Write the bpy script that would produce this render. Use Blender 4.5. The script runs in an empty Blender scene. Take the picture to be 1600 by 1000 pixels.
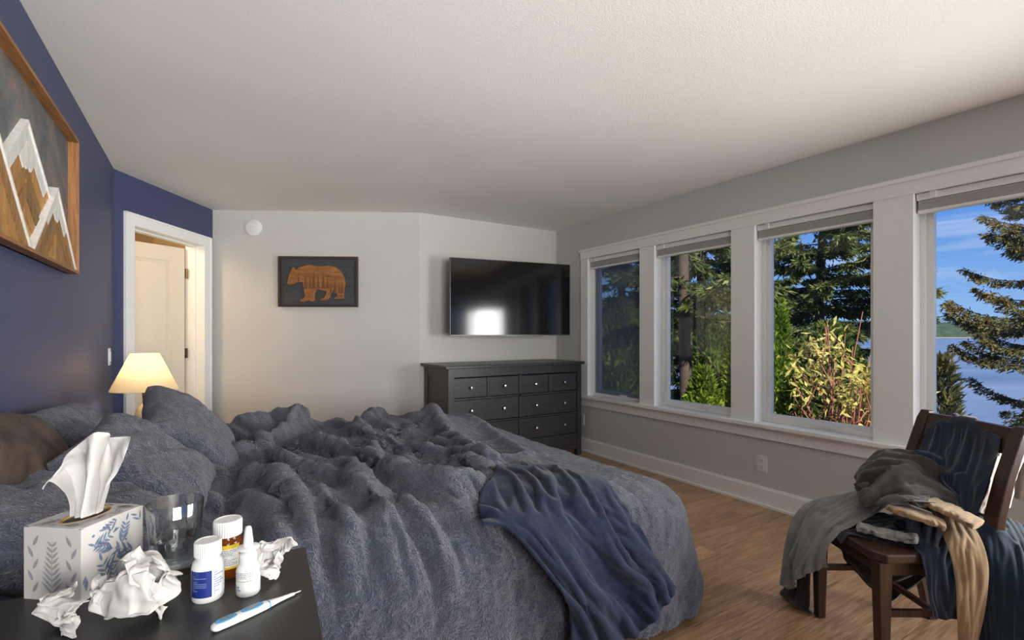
import bpy, bmesh, math, random
import numpy as np
from mathutils import Vector, Matrix
from mathutils.bvhtree import BVHTree

# ------------------------------------------------------------------ camera, sky, sun, big lights, exposure
TH = math.radians(31.8); CT, ST = math.cos(TH), math.sin(TH)
EYE = 1.24
F = 770.0; HZ = 523.0
scene = bpy.context.scene
COL = scene.collection

cam_d = bpy.data.cameras.new('camera'); cam = bpy.data.objects.new('camera', cam_d); COL.objects.link(cam)
cam.location = (0, 0, EYE); cam.rotation_euler = (math.radians(90), 0, -TH)
cam_d.sensor_width = 36; cam_d.lens = F / 1600 * 36; cam_d.shift_y = (HZ - 500) / 1600
cam_d.clip_start = 0.02; cam_d.clip_end = 6000
scene.camera = cam

scene.view_settings.view_transform = 'Standard'; scene.view_settings.look = 'None'
scene.view_settings.gamma = 1.0; scene.view_settings.use_curve_mapping = False
scene.view_settings.exposure = 0.0

R = math.radians
def srgb(r, g, b):
    f = lambda v: (v/255/12.92 if v/255 <= 0.04045 else ((v/255+0.055)/1.055)**2.4)
    return (f(r), f(g), f(b), 1.0)

W = bpy.data.worlds.new('sky'); scene.world = W; W.use_nodes = True
nt = W.node_tree; nt.nodes.clear()
wo = nt.nodes.new('ShaderNodeOutputWorld'); bg = nt.nodes.new('ShaderNodeBackground')
tc = nt.nodes.new('ShaderNodeTexCoord'); sep = nt.nodes.new('ShaderNodeSeparateXYZ')
nt.links.new(tc.outputs['Generated'], sep.inputs[0])
cr = nt.nodes.new('ShaderNodeValToRGB'); nt.links.new(sep.outputs['Z'], cr.inputs[0])
e = cr.color_ramp.elements
e[0].position = 0.0; e[0].color = srgb(168, 204, 246)
e[1].position = 1.0; e[1].color = srgb(48, 98, 190)
n_ = e.new(0.06); n_.color = srgb(136, 184, 246)
n_ = e.new(0.25); n_.color = srgb(82, 142, 232)
mp = nt.nodes.new('ShaderNodeMapping'); mp.inputs['Scale'].default_value = (1.6, 1.6, 12)
mp.inputs['Rotation'].default_value = (0.06, 0.05, 0.2)
nt.links.new(tc.outputs['Generated'], mp.inputs[0])
nz = nt.nodes.new('ShaderNodeTexNoise'); nz.inputs['Scale'].default_value = 2.2; nz.inputs['Detail'].default_value = 6
nz.inputs['Roughness'].default_value = 0.6; nz.inputs['Distortion'].default_value = 0.6
nt.links.new(mp.outputs[0], nz.inputs['Vector'])
cc = nt.nodes.new('ShaderNodeValToRGB'); nt.links.new(nz.outputs[0], cc.inputs[0])
cc.color_ramp.elements[0].position = 0.52; cc.color_ramp.elements[0].color = (0, 0, 0, 1)
cc.color_ramp.elements[1].position = 0.78; cc.color_ramp.elements[1].color = (0.75, 0.75, 0.75, 1)
mx = nt.nodes.new('ShaderNodeMixRGB'); nt.links.new(cc.outputs[0], mx.inputs[0]); nt.links.new(cr.outputs[0], mx.inputs[1])
mx.inputs[2].default_value = srgb(214, 228, 248)
nt.links.new(mx.outputs[0], bg.inputs[0]); bg.inputs[1].default_value = 1.0
nt.links.new(bg.outputs[0], wo.inputs[0])

sd = bpy.data.lights.new('sun', 'SUN'); sun = bpy.data.objects.new('sun', sd); COL.objects.link(sun)
sd.energy = 9.0; sd.angle = math.radians(0.6); sd.color = (1.0, 0.93, 0.82)
sun.rotation_euler = Vector((0.5, 1.0, -0.85)).to_track_quat('-Z', 'Y').to_euler()

def area(name, loc, aim, sx, sy, power, color=(1, 1, 1)):
    d = bpy.data.lights.new(name, 'AREA'); d.shape = 'RECTANGLE'; d.size = sx; d.size_y = sy
    d.energy = power; d.color = color
    o = bpy.data.objects.new(name, d); COL.objects.link(o); o.location = loc
    o.rotation_euler = (Vector(aim) - Vector(loc)).to_track_quat('-Z', 'Y').to_euler()
    return o
# unseen area lamps added behind the camera as fill to brighten the room
area('side_fill', (3.36, -0.28, 1.20), (0.7, 3.2, 1.20), 0.75, 1.05, 25, (1.0, 0.985, 0.96)).data.spread = R(115)
area('side_fill', (3.36, -1.22, 1.20), (0.7, 2.6, 1.20), 0.75, 1.05, 25, (1.0, 0.985, 0.96)).data.spread = R(115)
area('back_fill', (0.45, -1.95, 1.40), (0.2, 3.0, 2.75), 1.7, 1.2, 58, (1.0, 0.99, 0.97)).data.spread = R(85)  # added fill, tilted up to wash the ceiling and far walls

# ------------------------------------------------------------------ helpers
def cw(X, Y, Z=0.0):
    """camera aligned metres (right, forward, up) -> room coordinates"""
    return Vector((X*CT + Y*ST, -X*ST + Y*CT, Z))
def pp(px, py, Y):
    return cw((px-800)/F*Y, Y, EYE + (HZ-py)/F*Y)
def pz(px, py, z):
    Y = (EYE - z)*F/(py - HZ)
    return cw((px-800)/F*Y, Y, z)
def obj(name, data, mat=None, parent=None, smooth=False, **props):
    if isinstance(data, bmesh.types.BMesh):
        me = bpy.data.meshes.new(name); data.to_mesh(me); data.free()
    else:
        me = data
    o = bpy.data.objects.new(name, me); COL.objects.link(o)
    if mat is not None and len(me.materials) == 0: me.materials.append(mat)
    if smooth:
        me.polygons.foreach_set('use_smooth', [True]*len(me.polygons))
        if smooth == 'angle' or len(me.polygons) < 4000: me.set_sharp_from_angle(angle=R(50))
    if parent is not None: o.parent = parent
    for k, v in props.items(): o[k] = v
    return o
def thing(name, label, cat, loc=(0, 0, 0), rz=0.0, group=None):
    o = bpy.data.objects.new(name, None); COL.objects.link(o)
    o.location = loc; o.rotation_euler = (0, 0, rz); o.empty_display_size = 0.1
    o['label'] = label; o['category'] = cat
    if group: o['group'] = group
    return o
def tag(o, label, cat, group=None):
    o['label'] = label; o['category'] = cat
    if group: o['group'] = group
    return o
def bx(bm, x0, x1, y0, y1, z0, z1, bev=0.0, M=None):
    r = bmesh.ops.create_cube(bm, size=1)
    vs = r['verts']
    for v in vs:
        v.co = Vector((x0+(v.co.x+.5)*(x1-x0), y0+(v.co.y+.5)*(y1-y0), z0+(v.co.z+.5)*(z1-z0)))
    if bev > 0:
        es = {ed for v in vs for ed in v.link_edges}
        rr = bmesh.ops.bevel(bm, geom=list(es), offset=bev, segments=2, profile=0.6, affect='EDGES')
        vs = list({v for f in rr['faces'] for v in f.verts} | {v for v in vs if v.is_valid})
    if M is not None:
        for v in vs: v.co = M @ v.co
    return vs
def box(*a, **k):
    bm = bmesh.new(); bx(bm, *a, **k); return bm
def prism(bm, pts, z0, z1):
    b = [bm.verts.new((p[0], p[1], z0)) for p in pts]; t = [bm.verts.new((p[0], p[1], z1)) for p in pts]
    n = len(pts)
    bm.faces.new(t); bm.faces.new(b[::-1])
    for i in range(n): bm.faces.new((b[i], b[(i+1) % n], t[(i+1) % n], t[i]))
    bmesh.ops.recalc_face_normals(bm, faces=bm.faces[:])
def lathe(prof, n=40, cap=True, axis_pt=(0, 0)):
    bm = bmesh.new(); rings = []
    for r, z in prof:
        rings.append([bm.verts.new((axis_pt[0]+r*math.cos(2*math.pi*k/n), axis_pt[1]+r*math.sin(2*math.pi*k/n), z)) for k in range(n)])
    for i in range(len(rings)-1):
        for k in range(n):
            bm.faces.new((rings[i][k], rings[i][(k+1) % n], rings[i+1][(k+1) % n], rings[i+1][k]))
    if cap:
        bm.faces.new(rings[0][::-1]); bm.faces.new(rings[-1])
    bmesh.ops.recalc_face_normals(bm, faces=bm.faces[:])
    return bm
def grid_mesh(P, name='grid', wrap_u=False, wrap_v=False, flip=False):
    n, m = P.shape[:2]
    co = P.reshape(-1, 3)
    iu = np.arange(n if wrap_u else n-1); iv = np.arange(m if wrap_v else m-1)
    I, J = np.meshgrid(iu, iv, indexing='ij'); I2 = (I+1) % n; J2 = (J+1) % m
    q = np.stack([I*m+J, I2*m+J, I2*m+J2, I*m+J2], -1).reshape(-1, 4)
    if flip: q = q[:, ::-1]
    return arr_mesh(co, q, name)
def arr_mesh(co, q, name='m'):
    me = bpy.data.meshes.new(name)
    k = q.shape[1]
    me.vertices.add(len(co)); me.vertices.foreach_set('co', np.ascontiguousarray(co, dtype=np.float32).ravel())
    me.loops.add(q.size); me.loops.foreach_set('vertex_index', np.ascontiguousarray(q, dtype=np.int32).ravel())
    me.polygons.add(len(q)); me.polygons.foreach_set('loop_start', np.arange(0, q.size, k, dtype=np.int32))
    me.polygons.foreach_set('loop_total', np.full(len(q), k, dtype=np.int32))
    me.update(calc_edges=True); me.validate()
    return me
def mod(o, typ, **k):
    m = o.modifiers.new(typ.lower(), typ)
    for a, b in k.items(): setattr(m, a, b)
    return m

# ---- value noise in numpy
class VN:
    def __init__(s, seed, N=64):
        s.t = np.random.RandomState(seed).rand(N, N, N).astype(np.float32)*2-1; s.N = N
    def __call__(s, P):
        P = np.asarray(P, dtype=np.float64); i = np.floor(P).astype(int); f = P-i; f = f*f*(3-2*f)
        N = s.N; r = 0
        for dx in (0, 1):
            for dy in (0, 1):
                for dz in (0, 1):
                    w = (f[..., 0] if dx else 1-f[..., 0])*(f[..., 1] if dy else 1-f[..., 1])*(f[..., 2] if dz else 1-f[..., 2])
                    r = r + w*s.t[(i[..., 0]+dx) % N, (i[..., 1]+dy) % N, (i[..., 2]+dz) % N]
        return r
VNO = VN(7, 32)
def fbm(P, o=4, lac=2.03, g=0.5):
    r = 0; a = 1
    for k in range(o):
        r = r + a*VNO(P*(lac**k) + 3.7*k); a *= g
    return r

# ---- materials
def new_mat(name):
    m = bpy.data.materials.new(name); m.use_nodes = True
    t = m.node_tree; p = t.nodes['Principled BSDF']
    return m, t, p
def N(t, typ, **k):
    n = t.nodes.new(typ)
    for a, v in k.items():
        if a in n.inputs: n.inputs[a].default_value = v
        else: setattr(n, a, v)
    return n
def coords(t, space='Object', scale=(1, 1, 1)):
    c = t.nodes.new('ShaderNodeTexCoord'); m = t.nodes.new('ShaderNodeMapping')
    m.inputs['Scale'].default_value = scale
    t.links.new(c.outputs[space], m.inputs[0]); return m.outputs[0]
def bump(t, p, src, strength=0.3, dist=0.01):
    b = N(t, 'ShaderNodeBump'); b.inputs['Strength'].default_value = strength; b.inputs['Distance'].default_value = dist
    t.links.new(src, b.inputs['Height']); t.links.new(b.outputs[0], p.inputs['Normal']); return b
def ramp(t, src, stops):
    r = t.nodes.new('ShaderNodeValToRGB'); t.links.new(src, r.inputs[0])
    el = r.color_ramp.elements
    while len(el) > 1: el.remove(el[-1])
    el[0].position = stops[0][0]; el[0].color = stops[0][1]
    for pos, c in stops[1:]:
        n = el.new(pos); n.color = c
    return r.outputs[0]
def plain(name, col, rough=0.5, metal=0.0, noise=0.06, nscale=30, bmp=0.0, spec=None, **kw):
    m, t, p = new_mat(name)
    v = coords(t); n = N(t, 'ShaderNodeTexNoise', Scale=nscale, Detail=4.0); t.links.new(v, n.inputs['Vector'])
    c = np.array(col[:3])
    t.links.new(ramp(t, n.outputs[0], [(0.25, tuple(np.clip(c*(1-noise), 0, 1))+(1,)), (0.75, tuple(np.clip(c*(1+noise), 0, 1))+(1,))]), p.inputs['Base Color'])
    p.inputs['Roughness'].default_value = rough; p.inputs['Metallic'].default_value = metal
    if spec is not None: p.inputs['Specular IOR Level'].default_value = spec
    if bmp > 0: bump(t, p, n.outputs[0], bmp, 0.002)
    for k, val in kw.items(): p.inputs[k.replace('_', ' ')].default_value = val
    return m
def wall_mat(name, col, bscale=260, bs=0.10, rough=0.75):
    m, t, p = new_mat(name)
    v = coords(t); n = N(t, 'ShaderNodeTexNoise', Scale=bscale, Detail=3.0, Roughness=0.5); t.links.new(v, n.inputs['Vector'])
    n2 = N(t, 'ShaderNodeTexNoise', Scale=1.3, Detail=3.0); t.links.new(v, n2.inputs['Vector'])
    c = np.array(col[:3])
    t.links.new(ramp(t, n2.outputs[0], [(0.3, tuple(c*0.97)+(1,)), (0.7, tuple(np.clip(c*1.03, 0, 1))+(1,))]), p.inputs['Base Color'])
    p.inputs['Roughness'].default_value = rough
    bump(t, p, n.outputs[0], bs, 0.004); return m
def wood_mat(name, dark, light, axis=0, scale=6, rough=0.4, stretch=14, rnd=0.25, spec=0.5, bmp=0.08):
    m, t, p = new_mat(name)
    sc = [stretch]*3; sc[axis] = 1.0
    v = coords(t, 'Object', tuple(sc))
    oi = t.nodes.new('ShaderNodeObjectInfo')
    add = t.nodes.new('ShaderNodeVectorMath'); add.operation = 'ADD'
    mu = t.nodes.new('ShaderNodeVectorMath'); mu.operation = 'SCALE'; mu.inputs[3].default_value = 37.0
    cmb = t.nodes.new('ShaderNodeCombineXYZ')
    for i in range(3): t.links.new(oi.outputs['Random'], cmb.inputs[i])
    t.links.new(cmb.outputs[0], mu.inputs[0]); t.links.new(v, add.inputs[0]); t.links.new(mu.outputs[0], add.inputs[1])
    n = N(t, 'ShaderNodeTexNoise', Scale=float(scale), Detail=8.0, Roughness=0.62, Distortion=0.4); t.links.new(add.outputs[0], n.inputs['Vector'])
    c = ramp(t, n.outputs[0], [(0.28, dark), (0.5, tuple((np.array(dark)+np.array(light))/2)), (0.72, light)])
    hsv = t.nodes.new('ShaderNodeHueSaturation'); t.links.new(c, hsv.inputs['Color'])
    mr = t.nodes.new('ShaderNodeMapRange'); t.links.new(oi.outputs['Random'], mr.inputs[0])
    mr.inputs[3].default_value = 1-rnd; mr.inputs[4].default_value = 1+rnd
    t.links.new(mr.outputs[0], hsv.inputs['Value']); t.links.new(hsv.outputs[0], p.inputs['Base Color'])
    p.inputs['Roughness'].default_value = rough; p.inputs['Specular IOR Level'].default_value = spec
    bump(t, p, n.outputs[0], bmp, 0.003); return m
def fabric(name, col, col2=None, nscale=14, weave=900, bs=0.25, sheen=0.3, pattern=False, rough=0.9):
    m, t, p = new_mat(name); v = coords(t)
    n = N(t, 'ShaderNodeTexNoise', Scale=float(nscale), Detail=5.0, Roughness=0.6, Distortion=0.8); t.links.new(v, n.inputs['Vector'])
    c = np.array(col[:3]); c2 = np.array(col2[:3]) if col2 is not None else c*1.25
    if pattern:
        # stitched scroll texture: thin distorted contour lines
        ml = N(t, 'ShaderNodeMath', operation='MULTIPLY'); ml.inputs[1].default_value = 9.0
        nn = N(t, 'ShaderNodeTexNoise', Scale=21.0, Detail=1.5, Roughness=0.5, Distortion=2.2); t.links.new(v, nn.inputs['Vector'])
        t.links.new(nn.outputs[0], ml.inputs[0])
        fr = N(t, 'ShaderNodeMath', operation='FRACT'); t.links.new(ml.outputs[0], fr.inputs[0])
        pg = N(t, 'ShaderNodeMath', operation='PINGPONG'); pg.inputs[1].default_value = 0.5; t.links.new(fr.outputs[0], pg.inputs[0])
        fine = N(t, 'ShaderNodeTexNoise', Scale=140.0, Detail=3.0, Roughness=0.6); t.links.new(v, fine.inputs['Vector'])
        m1 = N(t, 'ShaderNodeMath', operation='MULTIPLY_ADD'); t.links.new(fine.outputs[0], m1.inputs[0]); m1.inputs[1].default_value = 0.65; pgs = N(t, 'ShaderNodeMath', operation='MULTIPLY'); pgs.inputs[1].default_value = 0.75; t.links.new(pg.outputs[0], pgs.inputs[0]); t.links.new(pgs.outputs[0], m1.inputs[2])
        m2 = N(t, 'ShaderNodeMath', operation='MULTIPLY_ADD'); t.links.new(n.outputs[0], m2.inputs[0]); m2.inputs[1].default_value = 0.6; t.links.new(m1.outputs[0], m2.inputs[2])
        m3 = N(t, 'ShaderNodeMath', operation='MULTIPLY'); m3.inputs[1].default_value = 0.5; t.links.new(m2.outputs[0], m3.inputs[0])
        t.links.new(ramp(t, m3.outputs[0], [(0.36, tuple(c*0.74)+(1,)), (0.45, tuple(c)+(1,)), (0.56, tuple(c2)+(1,))]), p.inputs['Base Color'])
        bump(t, p, m1.outputs[0], bs, 0.010)
    else:
        t.links.new(ramp(t, n.outputs[0], [(0.3, tuple(c*0.9)+(1,)), (0.7, tuple(np.clip(c2, 0, 1))+(1,))]), p.inputs['Base Color'])
        w = N(t, 'ShaderNodeTexNoise', Scale=float(weave), Detail=2.0); t.links.new(v, w.inputs['Vector'])
        bump(t, p, w.outputs[0], bs, 0.002)
    p.inputs['Roughness'].default_value = rough
    p.inputs['Sheen Weight'].default_value = sheen; p.inputs['Specular IOR Level'].default_value = 0.2
    return m

M = {}
M['wall'] = wall_mat('warm_grey_paint', srgb(196, 194, 189))
M['wall_win'] = wall_mat('grey_paint', srgb(202, 203, 200))
M['blue'] = wall_mat('navy_paint', srgb(62, 69, 104), bs=0.12, rough=0.55)
M['ceil'] = wall_mat('ceiling_paint', srgb(236, 234, 229), bscale=130, bs=0.35)
M['trim'] = plain('white_gloss_trim', srgb(238, 238, 235), 0.35, noise=0.015)
M['vinyl'] = plain('white_vinyl', srgb(232, 232, 230), 0.3, noise=0.01)
M['blind'] = plain('grey_blind_cloth', srgb(178, 176, 172), 0.8, noise=0.04, nscale=200)
M['dark_gap'] = plain('subfloor', srgb(40, 28, 20), 0.9)
M['plank'] = wood_mat('brown_bamboo_plank', srgb(112, 82, 58), srgb(188, 150, 114), axis=0, scale=5, rough=0.30, stretch=13, rnd=0.20, bmp=0.15)
M['black_wood'] = wood_mat('black_brown_wood', srgb(34, 33, 35), srgb(54, 53, 56), axis=0, scale=5, rough=0.35, rnd=0.0, bmp=0.05)
M['black_top'] = plain('matte_black_laminate', srgb(38, 36, 35), 0.38, noise=0.15, nscale=300, bmp=0.05)
M['espresso'] = wood_mat('espresso_wood', srgb(38, 25, 18), srgb(74, 50, 36), axis=2, scale=5, rough=0.32, rnd=0.06)
M['chrome'] = plain('brushed_nickel', srgb(205, 203, 200), 0.22, 1.0, noise=0.03)
M['bronze'] = plain('worn_brass_hinge', srgb(120, 104, 84), 0.4, 0.9)
M['white_plastic'] = plain('white_plastic', srgb(226, 225, 221), 0.35, noise=0.01)
M['frame_oak'] = wood_mat('oak_frame', srgb(110, 70, 34), srgb(170, 116, 62), axis=1, scale=6, rough=0.5, rnd=0.1)
M['pine'] = wood_mat('stained_pine_slat', srgb(116, 78, 36), srgb(190, 142, 80), axis=2, scale=5, rough=0.55, rnd=0.42)
M['white_wood'] = wood_mat('white_painted_slat', srgb(205, 202, 196), srgb(236, 234, 228), axis=2, scale=5, rough=0.6, rnd=0.03)
M['bear_frame'] = wood_mat('dark_walnut_frame', srgb(44, 30, 24), srgb(78, 54, 42), axis=0, rough=0.5)
M['bear_wood'] = wood_mat('carved_cedar', srgb(104, 64, 30), srgb(172, 114, 62), axis=0, scale=7, rough=0.5, rnd=0.0, stretch=6)
M['charcoal_board'] = wood_mat('charcoal_board', srgb(46, 48, 50), srgb(66, 69, 71), axis=0, scale=6, rough=0.6, rnd=0.12)
M['burnt'] = plain('burnt_wood', srgb(104, 64, 32), 0.6, noise=0.3, nscale=60)

# ------------------------------------------------------------------ the room shell
CEIL = 2.43; AL = -0.565; AR = 3.43; BB = -2.05; BE = 4.56; TW = 0.16
def wallseg(bm, p, q, z0, z1, t=TW, side=1):
    p = Vector(p[:2]); q = Vector(q[:2]); d = (q-p).normalized(); n = Vector((-d.y, d.x))*side*t
    prism(bm, [p, q, q+n, p+n], z0, z1)
KIND = dict(kind='structure')
pB = cw(-2.855, 4.70); pA = Vector((AL, 4.507, 0)); pC = Vector((1.76, BE, 0))
yd0, yd1, zd = 3.71, 4.55, 2.06
w = bmesh.new(); wallseg(w, (AL, BB), pA, 0, CEIL, side=1); obj('wall_left', w, M['blue'], **KIND)
w = bmesh.new()
wallseg(w, cw(-2.855, 3.52), cw(-2.855, yd0-0.02), 0, CEIL, side=1)
wallseg(w, cw(-2.855, yd1+0.02), cw(-2.855, 4.70+0.0), 0, CEIL, side=1)
wallseg(w, cw(-2.855, yd0-0.02), cw(-2.855, yd1+0.02), zd+0.02, CEIL, side=1)
obj('wall_door', w, M['blue'], **KIND)
w = bmesh.new(); wallseg(w, pB, pC, 0, CEIL, side=1); obj('wall_far', w, M['wall'], **KIND)
w = bmesh.new(); wallseg(w, pC, (AR+TW, BE), 0, CEIL, side=1); obj('wall_alcove', w, M['wall'], **KIND)
# back wall with its own window (behind the photographer)
w = bmesh.new()
bx(w, AL-TW, 0.1, BB-TW, BB, 0, CEIL); bx(w, 3.3, AR+TW, BB-TW, BB, 0, CEIL)
bx(w, 0.1, 3.3, BB-TW, BB, 0, 0.75); bx(w, 0.1, 3.3, BB-TW, BB, 2.1, CEIL)
obj('wall_back', w, M['wall'], **KIND)
# window wall
WINS = [(3.263, 3.994), (2.325, 3.086), (1.378, 2.133), (0.42, 1.178), (-1.65, 0.22)]
ZS, ZH = 0.60, 2.045
w = bmesh.new()
bx(w, AR, AR+TW, BB, BE, 0, ZS-0.03); bx(w, AR, AR+TW, BB, BE, ZH+0.015, CEIL)
edges = sorted(WINS)
prev = BB
for lo, hi in edges + [(BE, BE)]:
    bx(w, AR, AR+TW, prev, lo-0.015 if lo < BE else BE, ZS-0.03, ZH+0.015); prev = hi+0.015
obj('wall_window', w, M['wall_win'], **KIND)
# ceiling and subfloor
w = bmesh.new(); bx(w, -3.9, AR+TW, BB-TW, 8.2, CEIL, CEIL+0.15); obj('ceiling', w, M['ceil'], **KIND)
w = bmesh.new(); bx(w, AL-TW, AR+TW, BB-TW, 6.2, -0.06, -0.016)
floor = obj('floor', w, M['dark_gap'], **KIND)
# planks: individually laid boards running towards the windows
PW = 0.127; PLN = 1.19
def plank_mesh(L):
    me = bmesh.new(); bx(me, 0, L-0.002, 0, PW-0.0022, -0.016, 0, bev=0.0014); m = bpy.data.meshes.new('plank'); me.to_mesh(m); me.free()
    m.materials.append(M['plank']); return m
pmesh = {}
rnd = random.Random(4)
row = 0; y = BB
while y < 5.65:
    x = AL - rnd.random()*PLN*0.95
    while x < AR:
        x0 = max(x, AL); x1 = min(x+PLN, AR)
        if x1-x0 > 0.02:
            L = round(x1-x0, 2) if (x1-x0) < PLN-0.005 else PLN
            if L not in pmesh: pmesh[L] = plank_mesh(L)
            o = bpy.data.objects.new('plank', pmesh[L]); COL.objects.link(o); o.parent = floor; o.location = (x0, y, 0)
        x += PLN
    y += PW; row += 1

# baseboards
def baseboard(name, p, q, h=0.14, t=0.016, side=-1):
    bm = bmesh.new(); wallseg(bm, p, q, 0, h-0.012, t=t, side=side); wallseg(bm, p, q, h-0.012, h, t=t*0.6, side=side)
    wallseg(bm, p, q, 0, 0.018, t=t+0.010, side=side)
    obj(name, bm, M['trim'], **KIND)
baseboard('baseboard_window', (AR, BE), (AR, BB))
baseboard('baseboard_alcove', pC, (AR, BE))
baseboard('baseboard_far', pB, pC)
baseboard('baseboard_left', (AL, BB), pA)

# window trim: head casing, posts, apron, sill, side casings
bm = bmesh.new(); bx(bm, AR-0.022, AR, -1.76, 4.108, ZH, 2.128, bev=0.004); bx(bm, AR-0.036, AR, -1.79, 4.125, 2.118, 2.142, bev=0.004)
bx(bm, AR-0.028, AR, -1.76, 4.112, ZH-0.004, ZH+0.010, bev=0.003)
obj('trim_1', bm, M['trim'], **KIND)
bm = bmesh.new(); bx(bm, AR-0.018, AR, -1.76, 4.11, 0.487, ZS-0.028, bev=0.003); obj('trim_2', bm, M['trim'], **KIND)
bm = bmesh.new(); bx(bm, AR-0.055, AR+0.10, -1.79, 4.13, ZS-0.030, ZS, bev=0.006); obj('trim_3', bm, M['trim'], **KIND)
k = 4
for lo, hi in [(3.994, 4.108), (3.086, 3.263), (2.133, 2.325), (1.178, 1.378), (0.22, 0.42), (-1.76, -1.65)]:
    bm = bmesh.new(); bx(bm, AR-0.016, AR, lo, hi, ZS, ZH, bev=0.002); obj('trim_%d' % k, bm, M['trim'], **KIND); k += 1

# glass
def glass_mat(name, tint=(1, 1, 1, 1), refl=0.06):
    m, t, p = new_mat(name); t.nodes.remove(p)
    out = t.nodes['Material Output']; tr = N(t, 'ShaderNodeBsdfTransparent'); tr.inputs[0].default_value = tint
    gl = N(t, 'ShaderNodeBsdfGlossy'); gl.inputs['Roughness'].default_value = 0.02
    fr = N(t, 'ShaderNodeLayerWeight'); fr.inputs[0].default_value = 0.5
    pw_ = N(t, 'ShaderNodeMath', operation='POWER'); pw_.inputs[1].default_value = 4.0; t.links.new(fr.outputs['Facing'], pw_.inputs[0])
    mu = N(t, 'ShaderNodeMath', operation='MULTIPLY_ADD'); mu.inputs[1].default_value = 0.8; mu.inputs[2].default_value = refl*0.7; t.links.new(pw_.outputs[0], mu.inputs[0]); mu.use_clamp = True
    mixn = N(t, 'ShaderNodeMixShader'); t.links.new(mu.outputs[0], mixn.inputs[0]); t.links.new(tr.outputs[0], mixn.inputs[1]); t.links.new(gl.outputs[0], mixn.inputs[2])
    t.links.new(mixn.outputs[0], out.inputs[0]); return m
M['glass'] = glass_mat('window_glass', (0.97, 0.98, 0.98, 1), 0.05)
def screen_mat():
    m, t, p = new_mat('insect_screen'); t.nodes.remove(p)
    out = t.nodes['Material Output']; tr = N(t, 'ShaderNodeBsdfTransparent'); df = N(t, 'ShaderNodeBsdfDiffuse'); df.inputs[0].default_value = srgb(104, 118, 140)
    mixn = N(t, 'ShaderNodeMixShader'); mixn.inputs[0].default_value = 0.45
    t.links.new(tr.outputs[0], mixn.inputs[1]); t.links.new(df.outputs[0], mixn.inputs[2]); t.links.new(mixn.outputs[0], out.inputs[0]); return m
M['screen'] = screen_mat()

for i, (lo, hi) in enumerate(WINS):
    bm = bmesh.new()   # liner
    d0, d1 = AR-0.002, AR+0.15
    bx(bm, d0, d1, lo-0.015, lo, ZS, ZH+0.015); bx(bm, d0, d1, hi, hi+0.015, ZS, ZH+0.015); bx(bm, d0, d1, lo, hi, ZH, ZH+0.015)
    win = obj('window_%d' % (i+1), bm, M['trim'], **KIND)
    sub = [(lo, hi)] if i < 4 else [(-1.65, -0.715), (-0.715, 0.22)]
    for lo2, hi2 in sub:
        bm = bmesh.new()
        fo, fi = AR+0.075, AR+0.135; fw = 0.046
        z0, z1 = ZS+0.001, ZH
        def ring(bm, x0, x1, a0, a1, b0, b1, wd, bev=0.003):
            bx(bm, x0, x1, a0, a0+wd, b0, b1, bev=bev); bx(bm, x0, x1, a1-wd, a1, b0, b1, bev=bev)
            bx(bm, x0, x1, a0+wd, a1-wd, b0, b0+wd, bev=bev); bx(bm, x0, x1, a0+wd, a1-wd, b1-wd, b1, bev=bev)
        ring(bm, fo, fi, lo2, hi2, z0, z1, fw*0.55); obj('window_frame', bm, M['vinyl'], win)
        bm = bmesh.new(); ring(bm, fo+0.018, fi, lo2+fw*0.5, hi2-fw*0.5, z0+fw*0.5, z1-fw*0.5, fw*0.75)
        sash = obj('sash', bm, M['vinyl'], win)
        bm = bmesh.new(); bx(bm, fi-0.022, fi-0.018, lo2+fw, hi2-fw, z0+fw, z1-fw); obj('pane', bm, M['glass'], win)
        bm = bmesh.new(); bx(bm, fo-0.012, fo+0.012, (lo2+hi2)/2-0.14, (lo2+hi2)/2-0.05, z0+0.018, z0+0.032, bev=0.003)
        bx(bm, fo-0.016, fo-0.004, (lo2+hi2)/2-0.12, (lo2+hi2)/2-0.03, z0+0.03, z0+0.042, bev=0.003); obj('crank_handle', bm, M['vinyl'], win)
    if i == 0:
        bm = bmesh.new(); bx(bm, AR+0.068, AR+0.070, lo+0.03, hi-0.03, ZS+0.03, ZH-0.03); obj('insect_screen', bm, M['screen'], win)
    for lo2, hi2 in sub:
        t = thing('roller_blind', ['raised cellular blind in the narrow farthest window by the dresser', 'raised cellular blind in the window with the bare tree trunk outside',
            'raised cellular blind in the window above the single wall outlet', 'raised cellular blind in the window with the lake view', 'raised blind in the window behind the photographer'][i] if lo2 != -0.715 else 'raised blind beside the first behind the photographer', 'blind', (AR+0.035, (lo2+hi2)/2, ZH-0.004), group='raised window blinds')
        L = (hi2-lo2)/2-0.006
        obj('head_rail', box(-0.028, 0.026, -L, L, -0.040, 0.0, bev=0.004), M['vinyl'], t)
        bm = bmesh.new()
        for q in range(6): bx(bm, -0.022, 0.022, -L+0.006, L-0.006, -0.050-0.0085*q, -0.0425-0.0085*q, bev=0.002)
        obj('folded_shade', bm, M['blind'], t)
        obj('bottom_rail', box(-0.024, 0.024, -L+0.004, L-0.004, -0.112, -0.094, bev=0.004), M['vinyl'], t)
        obj('bracket', box(-0.034, -0.027, L-0.09, L-0.06, -0.036, 0.004, bev=0.002), M['vinyl'], t)
# back window
bm = bmesh.new()
for a0, a1 in ((0.1, 1.7), (1.7, 3.3)):
    bx(bm, a0, a0+0.06, BB-0.12, BB-0.04, 0.75, 2.1); bx(bm, a1-0.06, a1, BB-0.12, BB-0.04, 0.75, 2.1)
    bx(bm, a0, a1, BB-0.12, BB-0.04, 0.75, 0.81); bx(bm, a0, a1, BB-0.12, BB-0.04, 2.04, 2.1)
wb = obj('window_6', bm, M['vinyl'], **KIND)
obj('pane', box(0.15, 3.25, BB-0.09, BB-0.085, 0.8, 2.05), M['glass'], wb)

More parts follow.
